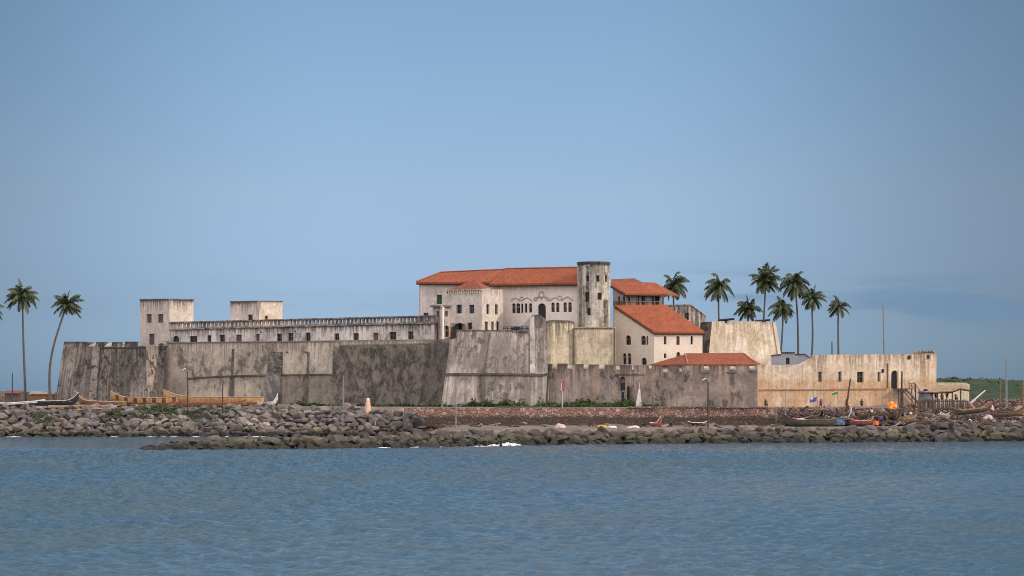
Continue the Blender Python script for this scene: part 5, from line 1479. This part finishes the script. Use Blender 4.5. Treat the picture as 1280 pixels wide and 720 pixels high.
# ------------------------------------------------------------------ poles, lamps, flags
def pole(px, y0, y1, Y, r_, mat, label, name='wooden_pole', cat='pole', lean=0.0, group=None):
    top = P(px + lean, y0, Y); x = PX(px, Y); zb = min(PZ(y1, Y), gz(x, Y) - .1) if Y > 290 else PZ(y1, Y)
    m2 = MB(); m2.tube([(x, Y, zb), (x + (top.x - x) * .5, Y, (zb + top.z) / 2), top], [r_ * 1.15, r_, r_ * .75], 8)
    return tag(m2.build_at(name, MAT[mat], (x, Y, zb)), label, cat, group)
pole(569.6, 474, 537, 318, .10, 'pole_grey', 'tall pale grey pole on the breakwater left of the white foam', lean=.6)
pole(683, 470, 511, 354.5, .12, 'pole_dark', 'dark leaning pole at the right end of the central bastion', lean=1.8)
pole(278, 480, 542, 371, .10, 'pole_dark', 'dark pole in front of the longest canoe', lean=.3)
pole(429, 470, 511, 376, .09, 'pole_grey', 'thin grey pole left of the white obelisk')
pole(15.5, 466, 508, 379, .11, 'pole_dark', 'short dark pole near the left edge left of the straight palm')
pole(1106.5, 381, 450, 402, .15, 'pole_grey', 'tall dark mast rising behind the sunlit rampart', lean=-2.6)
pole(1040.5, 427, 450, 404, .12, 'pole_dark', 'short dark post behind the rampart beside the thin palm', lean=-.6)
pole(1258, 449, 500, 378, .16, 'pole_grey', 'tall grey pole on the rubble at the right edge')
pole(1250, 475, 500, 386, .16, 'wood', 'brown post just left of the tall grey pole', lean=.3)
pole(1278.5, 476, 505, 372, .22, 'wood', 'thick brown post cut off by the right edge')
pole(1126.5, 464, 512, 385, .16, 'wood_dark', 'upright dark timber beside the stair landing', lean=1.0)
# leaning mast, spars in the boats
def spar(pa, pb, r_, mat, label, name='boat_mast', cat='mast'):
    m2 = MB(); pa, pb = Vector(pa), Vector(pb); m2.tube([pa, pa.lerp(pb, .5), pb], [r_, r_ * .95, r_ * .7], 8)
    return tag(m2.build_at(name, MAT[mat], pa), label, cat)
spar(P(1055.5, 528, 347), P(1063, 473.5, 348), .15, 'wood_dark', 'thick leaning mast in front of the rampart between flag and window')
spar(P(981.5, 520, 342), P(982.5, 476, 343), .06, 'pole_grey', 'thin grey mast above the bow of the olive grey boat')
spar(P(1102, 528, 345), P(1104, 486, 346), .06, 'pole_grey', 'thin mast below the rampart door')
# lamp posts
def lamp(px, ytop, ybot, Y, side, label):
    top = P(px, ytop, Y); x = top.x; zb = min(PZ(ybot, Y), gz(x, Y) - .1)
    t = empty('lamp_post', (x, Y, zb), label, 'lamp post', 'lamp posts along the shore')
    m2 = MB(); m2.tube([(x, Y, zb), (x, Y, (zb + top.z) / 2), top], [.13, .11, .09], 8); m2.build('post', MAT['pole_dark'], t)
    m2 = MB(); e = top + Vector((side * .35, -.1, .35)); m2.tube([top, e], .05, 6); m2.build('arm', MAT['pole_dark'], t)
    m2 = MB(); m2.box(e + Vector((side * .2, -.05, .12)), (.62, .22, .12), 0, tilt=side * .5); m2.build('lamp_head', MAT['white_paint'], t)
lamp(885, 478, 536, 327, -1, 'lamp post with white head in front of the guard house wall')
lamp(234.6, 465, 518, 371.5, -1, 'thin lamp post in front of the longest canoe')
lamp(1144.5, 480, 505, 386, -1, 'dark lamp post at the foot of the wooden stairs')
# flags
def flag(px, y0, y1, Y, cloth, label, lean=0.0, pm='pole_grey'):
    top = P(px + lean, y0, Y); x = PX(px, Y); zb = min(PZ(y1, Y), gz(x, Y))
    t = empty('flag', (x, Y, zb), label, 'flag')
    m2 = MB(); m2.tube([(x, Y, zb), ((x + top.x) / 2 + .03, Y, (zb + top.z) / 2), top], [.07, .06, .045], 7); m2.build('flagpole', MAT[pm], t)
    for nm, mat, pts in cloth:
        m2 = MB(); q = [P(a, b, Y - .05 - .15 * abs(math.sin(a * 1.3 + b))) for a, b in pts]
        m2.poly(q); m2.poly([p + Vector((0, .03, 0)) for p in q][::-1])
        for j in range(len(q)): m2.poly([q[(j + 1) % len(q)], q[j], q[j] + Vector((0, .03, 0)), q[(j + 1) % len(q)] + Vector((0, .03, 0))])
        m2.build(nm, MAT[mat], t, recalc=True)
flag(702.8, 475, 513, 353.5, [('flag_cloth', 'cloth_white', [(701.2, 479.5), (702.6, 477), (702.9, 488), (701, 488)]), ('flag_cloth', 'cloth_red', [(702.6, 476.5), (705, 475.2), (704.6, 482), (705, 488.5), (702.8, 488.6)])], 'red and white flag hanging on a thin pole by the battlemented wall', pm='cloth_pink')
flag(799, 478, 511, 353.5, [('banner', 'cloth_white', [(798, 487), (800.2, 486.5), (801.4, 495), (802.6, 507.6), (794.6, 508.4), (796, 499)]), ('banner', 'cloth_pink', [(797.2, 499.2), (800.6, 498.4), (801.2, 503), (796.6, 504)])], 'tall furled white and pink banner standing on the retaining wall', pm='cloth_white')
flag(1048.5, 484.5, 528, 346, [('flag_band', 'cloth_orange', [(1046, 486), (1039.5, 487.3), (1039.6, 490.2), (1046.6, 488.0)]), ('flag_band', 'cloth_white', [(1046.6, 488.0), (1039.6, 490.2), (1039.8, 491.5), (1047.2, 489.6)]), ('flag_band', 'cloth_green', [(1047.2, 489.6), (1039.8, 491.5), (1040.2, 493.8), (1043, 493.6), (1048, 491.6)])], 'orange white and green flag on a thin mast before the rampart', lean=-1.6)
flag(1022.5, 492, 526, 346, [('flag_cloth', 'cloth_blue', [(1021, 496.2), (1016, 497.4), (1016, 499), (1012.2, 499), (1012.2, 503.4), (1015, 502.6), (1017.6, 503.2), (1020.6, 501)]), ('flag_cloth', 'cloth_white', [(1016.4, 497.0), (1013, 498.2), (1013.4, 499.4), (1016.6, 499.2)]), ('flag_stripe', 'cloth_white', [(1019.8, 499.2), (1013.4, 501), (1013.4, 501.8), (1019.8, 500.2)])], 'blue and white flag above the olive grey boat', lean=-1.2)
# obelisk marker
ob = P(460, 513, 372); ob.z = gz(ob.x, 372) - .2
t = empty('obelisk', ob, 'small white and orange obelisk marker on the rock mound', 'obelisk')
m2 = MB(); zt = PZ(497, 372)
A = [(-.46, -.46), (.46, -.46), (.46, .46), (-.46, .46)]
cs, sn = math.cos(.6), math.sin(.6)
A = [(x * cs - y * sn, x * sn + y * cs) for x, y in A]
lo = [Vector((ob.x + x, ob.y + y, ob.z)) for x, y in A]; hi = [Vector((ob.x + x * .52, ob.y + y * .52, zt - .25)) for x, y in A]; ap = Vector((ob.x, ob.y, zt))
plain('obelisk_paint', (.62, .40, .27), .2, 2)
for j in range(4):
    m2.poly([lo[j], lo[(j + 1) % 4], hi[(j + 1) % 4], hi[j]])
m2.build('shaft', MAT['obelisk_paint'], t)
m2 = MB()
for j in range(4): m2.poly([hi[j], hi[(j + 1) % 4], ap])
m2.build('tip', MAT['white_paint'], t)
# bench like frame by the banner, net heap, white stones on the path
b0 = Vector((PX(809, 353.2), 353.2, ZG + .35)); t = empty('wooden_bench', b0, 'plain wooden bench on the wall right of the white banner', 'bench')
m2 = MB(); m2.box(b0 + Vector((0, 0, .62)), (1.8, .45, .08)); m2.build('seat', MAT['wood'], t)
for dx in (-.8, .8):
    m2 = MB(); m2.box(b0 + Vector((dx, 0, .27)), (.09, .4, .6)); m2.build('leg', MAT['wood'], t)
def heap(px, Y, w_, h_, mat, name, label, cat, z=None, seed=0):
    m_ = bmesh.new(); bmesh.ops.create_icosphere(m_, subdivisions=3, radius=1)
    for v in m_.verts:
        nn = mnoise.noise(v.co * 1.7 + Vector((seed * 3.1, 0, px))) * .3 + mnoise.noise(v.co * 5 + Vector((px, seed, 0))) * .14
        v.co *= 1 + nn; v.co.z = max(-.15, v.co.z); v.co = Vector((v.co.x * w_, v.co.y * w_ * .7, v.co.z * h_))
    me = bpy.data.meshes.new(name); m_.to_mesh(me); m_.free(); me.materials.append(MAT[mat])
    x = PX(px, Y); o = bpy.data.objects.new(name, me); COL.objects.link(o); o.location = (x, Y, gz(x, Y) if z is None else z)
    return tag(o, label, cat)
plain('net_ochre', (.36, .235, .07), .35, 3)
heap(753, 329, .95, .42, 'net_ochre', 'net_heap', 'ochre heap of netting on the breakwater path', 'net heap', seed=1)
heap(765, 329, .8, .3, 'cloth_white', 'cloth_heap', 'white cloth spread on the path right of the ochre heap', 'cloth', seed=2)
heap(792, 328.5, .9, .3, 'cloth_white', 'cloth_heap', 'white cloth heap left of the crouching person', 'cloth', seed=3)
heap(700, 326, .75, .7, 'cloth_pink', 'driftwood_heap', 'pale pink heap of driftwood on the breakwater crest', 'driftwood', seed=4)
heap(1094.5, 339.5, .5, .6, 'cloth_orange', 'cloth_bundle', 'bright orange bundle among the boats', 'bundle', z=2.3, seed=5)
heap(1000, 343, 1.3, .5, 'cloth_pink', 'net_heap', 'pale pink heap of nets in the olive grey boat', 'net heap', z=2.7, seed=6)
heap(991, 342, .7, .6, 'cloth_red', 'cloth_heap', 'red cloth heap at the bow of the olive grey boat', 'cloth', z=2.7, seed=7)
heap(1046, 343, 1.3, .9, 'net_blue', 'net_heap', 'blue grey net heap between olive and pale boats', 'net heap', z=2.3, seed=8)
heap(1069, 344, 1.0, .8, 'boat_red', 'net_heap', 'dull red net heap beside the pale boat stern', 'net heap', z=2.4, seed=9)
heap(1235, 356, 1.0, 1.0, 'cloth_pink', 'cloth_heap', 'pale pink cloth heap on the rubble slope', 'cloth', seed=10)
heap(1276, 366, 1.2, 1.6, 'plank', 'straw_heap', 'tan straw heap at the right edge', 'straw heap', seed=11)
heap(1234, 372, .6, 1.5, 'boat_red', 'tarpaulin', 'red tarpaulin on the rubble right of the shack', 'tarpaulin', seed=12)
heap(1238, 373, .6, 1.5, 'cloth_pink', 'tarpaulin', 'pinkish white tarpaulin beside the red tarpaulin', 'tarpaulin', seed=13)
# round parasol
c = P(1116, 512, 346); t = empty('parasol', Vector((c.x, c.y, 2.4)), 'orange and yellow parasol below the rampart door', 'parasol')
m2 = MB(); m2.tube([(c.x, c.y, 2.3), (c.x - .1, c.y, c.z + .7)], .05, 6); m2.build('pole', MAT['pole_dark'], t)
ax = Vector((.12, -.80, .58)).normalized(); e1_ = ax.cross(Vector((0, 0, 1))).normalized(); e2__ = ax.cross(e1_); hub = Vector((c.x, c.y, c.z + .75))
for mi, mt in ((0, 'cloth_orange'), (1, 'cloth_yellow')):
    m2 = MB()
    for i in range(10):
        if i % 3 != 1 and mi == 1 or (i % 3 == 1 and mi == 0): continue
        q = lambda a, r_: hub + (e1_ * math.cos(a) + e2__ * math.sin(a)) * r_ - ax * (r_ ** 2 * .35)
        a0, a1 = i * .6283, (i + 1) * .6283
        m2.poly([hub, q(a0, .35), q(a1, .35)]); m2.poly([q(a0, .35), q(a0, .74), q(a1, .74), q(a1, .35)])
    m2.build('canopy_panel', MAT[mt], t)

# ------------------------------------------------------------------ wooden stairs to the rampart door
F = cr[1]
def fp(px, py, out):
    q = F.at(px, py); return F.pos(q[0], q[1], out)
t = empty('wooden_staircase', fp(1140, 500, 1.2), 'weathered wooden staircase up to the raised rampart door', 'staircase')
dl = Vector((F.d.x, F.d.y, 0))
la, lb = fp(1114.5, 486, .75), fp(1133.5, 486, .75)
m2 = MB(); m2.box((la + lb) / 2, ((lb - la).length, 1.3, .14), math.atan2(F.d.y, F.d.x)); m2.build('landing', MAT['wood_dark'], t)
s0, s1 = fp(1128, 487, .7), fp(1146.5, 507.5, .7)
for off in (.0, .85):
    m2 = MB(); a, b = s0 + Vector((0, -off, 0)), s1 + Vector((0, -off, 0)); dd = (b - a)
    m2.mesh([a + Vector((0, 0, .14)), b + Vector((0, 0, .14)), b - Vector((0, 0, .2)), a - Vector((0, 0, .2)), a + Vector((0, .08, .14)), b + Vector((0, .08, .14)), b + Vector((0, .08, -.2)), a + Vector((0, .08, -.2))],
            [(0, 3, 2, 1), (4, 5, 6, 7), (0, 1, 5, 4), (3, 7, 6, 2), (0, 4, 7, 3), (1, 2, 6, 5)]); m2.build('stringer', MAT['wood'], t)
for i in range(11):
    q = s0.lerp(s1, (i + .5) / 11) + Vector((0, -.42, .02)); m2 = MB(); m2.box(q, (.3, .9, .06)); m2.build('step', MAT['wood_grey'], t)
m2 = MB()
for A_, B_ in ((fp(1128, 479.5, 1.3), fp(1135, 479.5, 1.3)), (fp(1135, 479.5, 1.3), fp(1148, 497, 1.3)), (fp(1128, 482.5, 1.3), fp(1135, 482.5, 1.3))): m2.tube([A_, B_], .055, 6)
for x, y0, y1 in ((1128.5, 479, 487), (1131.5, 479.5, 487), (1135, 479, 490), (1140, 486, 498), (1147, 496, 508)): m2.tube([fp(x, y0, 1.3), fp(x, y1, 1.3)], .055, 6)
m2.tube([fp(1130, 481, 1.3), fp(1134, 486, 1.3)], .05, 6)
m2.build('handrail', MAT['wood'], t)
for x, y0, y1 in ((1116, 486, 507), (1132, 487, 509), (1121, 486, 507)):
    m2 = MB(); m2.tube([fp(x, y0, 1.2), fp(x, y1, 1.3)], .09, 6); m2.build('post', MAT['wood_dark'], t)
m2 = MB(); m2.tube([fp(1122, 489, 1.25), fp(1132, 501, 1.25)], .08, 6); m2.build('brace', MAT['wood'], t)

# ------------------------------------------------------------------ shack with thatch and tin roof
Ys = 378
zb = ZG - .4
t = empty('thatched_shack', P(1185, 512, Ys), 'open timber shack with tan thatched and rusty tin roof on stilts', 'shack')
m2 = MB()
slab(m2, [[P(1156, 490.2, Ys - 1), P(1189, 488.8, Ys - 1), P(1195, 481.5, Ys + 3.5), P(1171, 481.6, Ys + 3.5)]], .16); m2.build('thatch_roof', MAT['thatch'], t, recalc=True)
m2 = MB(); m2.tube([P(1156, 491.6, Ys - .7), P(1189, 490.4, Ys - .7)], .14, 6); m2.tube([P(1189, 490.4, Ys - .8), P(1200, 486.6, Ys - .2), P(1213, 488.6, Ys + .5)], .14, 6); m2.build('eave_pole', MAT['wood_dark'], t)
m2 = MB(); slab(m2, [[P(1189.5, 488.9, Ys - 1.2), P(1200, 484.8, Ys - .4), P(1206, 481.6, Ys + 3.2), P(1195.2, 481.3, Ys + 3.4)], [P(1200, 484.8, Ys - .4), P(1213, 487, Ys + .4), P(1209, 482, Ys + 3.4), P(1206, 481.6, Ys + 3.2)]], .12); m2.build('tin_roof', MAT['thatch'], t, recalc=True)
m2 = MB(); slab(m2, [[P(1168, 484.6, Ys + .8), P(1190, 483.6, Ys + .8), P(1192, 482.2, Ys + 2.6), P(1170, 482.6, Ys + 2.6)]], .04)
for v in range(len(m2.v)): m2.v[v] = (m2.v[v][0], m2.v[v][1], m2.v[v][2] + .62)
for x, y0 in ((1157, 490), (1171, 489.5), (1189.5, 489), (1200, 486), (1211.5, 487.2)):
    m3 = MB(); m3.tube([(PX(x, Ys), Ys - .6, PZ(y0, Ys)), (PX(x, Ys), Ys - .6, 2.6)], .11, 6); m3.build('post', MAT['wood_dark'], t)
m3 = MB(); m3.box(((PX(1148, Ys) + PX(1213, Ys)) / 2, Ys + .6, PZ(501.6, Ys)), (PX(1213, Ys) - PX(1146, Ys), 3.6, .16)); m3.build('floor_deck', MAT['wood_dark'], t)
rr = random.Random(5)
x = 1146.0
m3 = MB()
while x < 1212:
    wd = rr.uniform(.18, .34); hh = PZ(499.6 + rr.uniform(-1.2, 1.6), Ys); lo_ = PZ(511 + rr.uniform(-1, 1.5), Ys)
    m3.box((PX(x, Ys), Ys - 1.3 + rr.uniform(-.06, .06), (hh + lo_) / 2), (wd, .05, hh - lo_), rr.uniform(-.1, .1), tilt=rr.uniform(-.03, .03)); x += wd / (K * Ys) + rr.uniform(.1, .9)
m3.build('plank_skirt', MAT['drift_b'], t)
for x in (1150, 1158, 1164, 1172, 1181, 1190, 1199, 1208):
    m3 = MB(); m3.tube([(PX(x, Ys), Ys - 1.1, PZ(508, Ys)), (PX(x + rr.uniform(-1.5, 1.5), Ys), Ys - 1.2, 2.3)], .09, 6); m3.build('stilt', MAT['wood_dark'], t)
# grey tarpaulin booth left of the shack
c = P(1157.5, 502, Ys + .3); t = empty('tarpaulin_booth', c, 'grey tarpaulin covered booth with a dark cap beside the shack', 'booth')
m3 = MB(); m3.tube([(c.x, c.y, PZ(514, Ys)), (c.x, c.y, PZ(502, Ys)), (c.x, c.y, PZ(490.5, Ys)), (c.x, c.y, PZ(489, Ys))], [1.35, 1.32, 1.2, 1.0], 9, smooth=False); m3.build('cover', MAT['tarp_grey'], t)
m3 = MB(); slab(m3, [[P(1147, 490.3, Ys - 1.1), P(1168, 490.6, Ys - 1.1), P(1166, 488.4, Ys + 1.5), P(1149, 488.6, Ys + 1.5)]], .1); m3.build('roof', MAT['wood_dark'], t, recalc=True)
m3 = MB(); m3.tube([P(1157, 488.6, Ys + .3), P(1157, 487.4, Ys + .3), P(1157, 486.2, Ys + .3)], [.38, .42, .25], 8); m3.build('cap', MAT['cloth_dark'], t)
dk = PZ(501.2, Ys)
person(Vector((PX(1170, Ys), Ys + .3, dk)), 'person in dark clothes standing at the left end inside the shack', 'cloth_dark', 'cloth_dark', 'stand', .3, .95)
person(Vector((PX(1184.5, Ys), Ys + .4, dk)), 'person in black standing tall in the middle of the shack', 'cloth_dark', 'cloth_dark', 'stand', -.3, 1.0)
person(Vector((PX(1195, Ys), Ys + .2, dk)), 'person in brown sitting at the right of the shack', 'boat_brown', 'cloth_dark', 'sit', .4)
person(Vector((PX(1177, Ys), Ys - .2, dk)), 'person in a red shirt sitting in the shack behind the plank skirt', 'boat_red', 'cloth_dark', 'sit', 0, 1.1)

# ------------------------------------------------------------------ driftwood, planks and canoe timbers on the right slope
spar(P(1212, 505, 372), P(1231.5, 488, 373), .14, 'cloth_white', 'pale white spar pointing up right of the shack', 'spar', 'spar')
spar(P(1211, 503, 366), P(1225, 518, 358), .20, 'plank', 'pale timber sloping down right of the shack', 'spar', 'spar')
spar(P(1212, 525, 352), P(1222, 536, 347), .16, 'white_paint', 'thin white spar sloping down to the breakwater', 'spar', 'spar')
spar(P(1138, 516, 352), P(1143, 524, 349), .14, 'white_paint', 'short white spar below the wooden stairs', 'spar', 'spar')
mats_ = ['drift_a', 'wood', 'drift_b', 'wood_dark', 'drift_a', 'drift_red', 'drift_pale', 'drift_b', 'wood']
mats_ = list(dict.fromkeys(mats_))
mbs = {k: MB() for k in mats_}
rr = random.Random(21)
def debris(px, Y, up_=0.0):
    x = PX(px, Y); z = gz(x, Y) + up_; k_ = rr.choice(mats_); L_ = rr.uniform(.5, 2.6)
    a = rr.uniform(-.6, .6) if rr.random() < .6 else rr.uniform(0, 3.14)
    if 1146 < px < 1214 and Y > 372: return
    if k_ == 'drift_red' and rr.random() < .6: k_ = 'drift_a'
    mbs[k_].box((x, Y, z + rr.uniform(.05, .4)), (L_, rr.uniform(.12, .4), rr.uniform(.06, .28)), a, tilt=rr.uniform(-1.3, 1.3) if up_ and rr.random() < .5 else rr.uniform(-.45, .45))
for i in range(1500):
    debris(rr.uniform(1128, 1300), rr.uniform(342, 384))
for i in range(900):
    debris(rr.uniform(975, 1130), rr.uniform(343, 351), rr.uniform(0, 2.6) * rr.random())
for i in range(900): debris(rr.uniform(1214, 1300), rr.uniform(380, 470))
for i in range(70):
    debris(rr.uniform(505, 975), rr.uniform(330, 350))
for i in range(150):
    debris(rr.uniform(-8, 345), rr.uniform(374.5, 380))
mall = MB(); mlist = []
for i, k_ in enumerate(mats_):
    mm = mbs[k_]; off = len(mall.v); mall.v += mm.v; mall.f += [tuple(off + q for q in f) for f in mm.f]; mall.uv += mm.uv; mall.m += [i] * len(mm.f); mall.sm += mm.sm; mlist.append(MAT[k_])
tag(mall.build('driftwood_debris', mlist), 'scattered planks and driftwood on the rubble slope', 'debris', kind='stuff')
rr = random.Random(33)
posts = MB()
for i in range(34):
    px = rr.uniform(1130, 1215); Y = rr.uniform(350, 372); x = PX(px, Y); z = gz(x, Y)
    hh = rr.uniform(.8, 2.0)
    m2 = MB(); m2.tube([(x, Y, z - .2), (x + rr.uniform(-.12, .12), Y, z + hh)], [.075, .06], 6)
    tag(m2.build_at('mooring_stake', MAT[rr.choice(['wood_grey', 'wood', 'wood_dark'])], (x, Y, z - .2)), 'rough wooden stake standing in the rubble before the shack', 'stake', 'stakes in the rubble before the shack')
for i in range(22):
    px = rr.uniform(968, 1128); Y = rr.uniform(345, 350.5); x = PX(px, Y); z = gz(x, Y)
    m2 = MB(); m2.tube([(x, Y, z - .2), (x + rr.uniform(-.5, .5), Y, z + rr.uniform(1.4, 3.0))], [.07, .05], 6)
    tag(m2.build_at('mooring_stake', MAT[rr.choice(['wood_grey', 'wood', 'wood_dark', 'boat_tan'])], (x, Y, z - .2)), 'thin wooden stake among the boats below the rampart', 'stake', 'stakes among the boats')

# ------------------------------------------------------------------ far left shore
mb = MB(); F = Face(-20, 452, 72, 452)
f_top = [(-20, 489.6), (8, 489.2), (30, 489.8), (66, 489.3), (72, 489.6)]
wall(mb, F, f_top, ZG - .6, th=.8); tag(mb.build_at('boundary_wall', MAT['stone_brown'], (PX(30, 452), 452, ZG)), 'low brown stone wall far left behind the palms', 'wall')
for i, (x0, x1, y0, y1, m_) in enumerate(((6, 24, 491, 501, 'drift_b'), (38, 66, 492, 501, 'boat_brown'))):
    Yd = 420 + i * 6; m2 = MB(); q0, q1 = P(x0, y1, Yd), P(x1, y0, Yd)
    t = empty('market_hut', Vector(((q0.x + q1.x) / 2, Yd, ZG)), ('low dull brown hut at the far left below the straight palm', 'low brown hut between the two left palms')[i], 'hut')
    m2.box(((q0.x + q1.x) / 2, Yd + 1, (ZG + q1.z) / 2), (q1.x - q0.x, 2, q1.z - ZG)); m2.build('wall', MAT[m_], t)
    m2 = MB(); slab(m2, [[(q0.x - .3, Yd - .4, q1.z - .05), (q1.x + .3, Yd - .4, q1.z - .05), (q1.x + .3, Yd + 2.4, q1.z + .45), (q0.x - .3, Yd + 2.4, q1.z + .45)]], .1); m2.build('roof', MAT['drift_pale' if i else 'drift_red'], t, recalc=True)
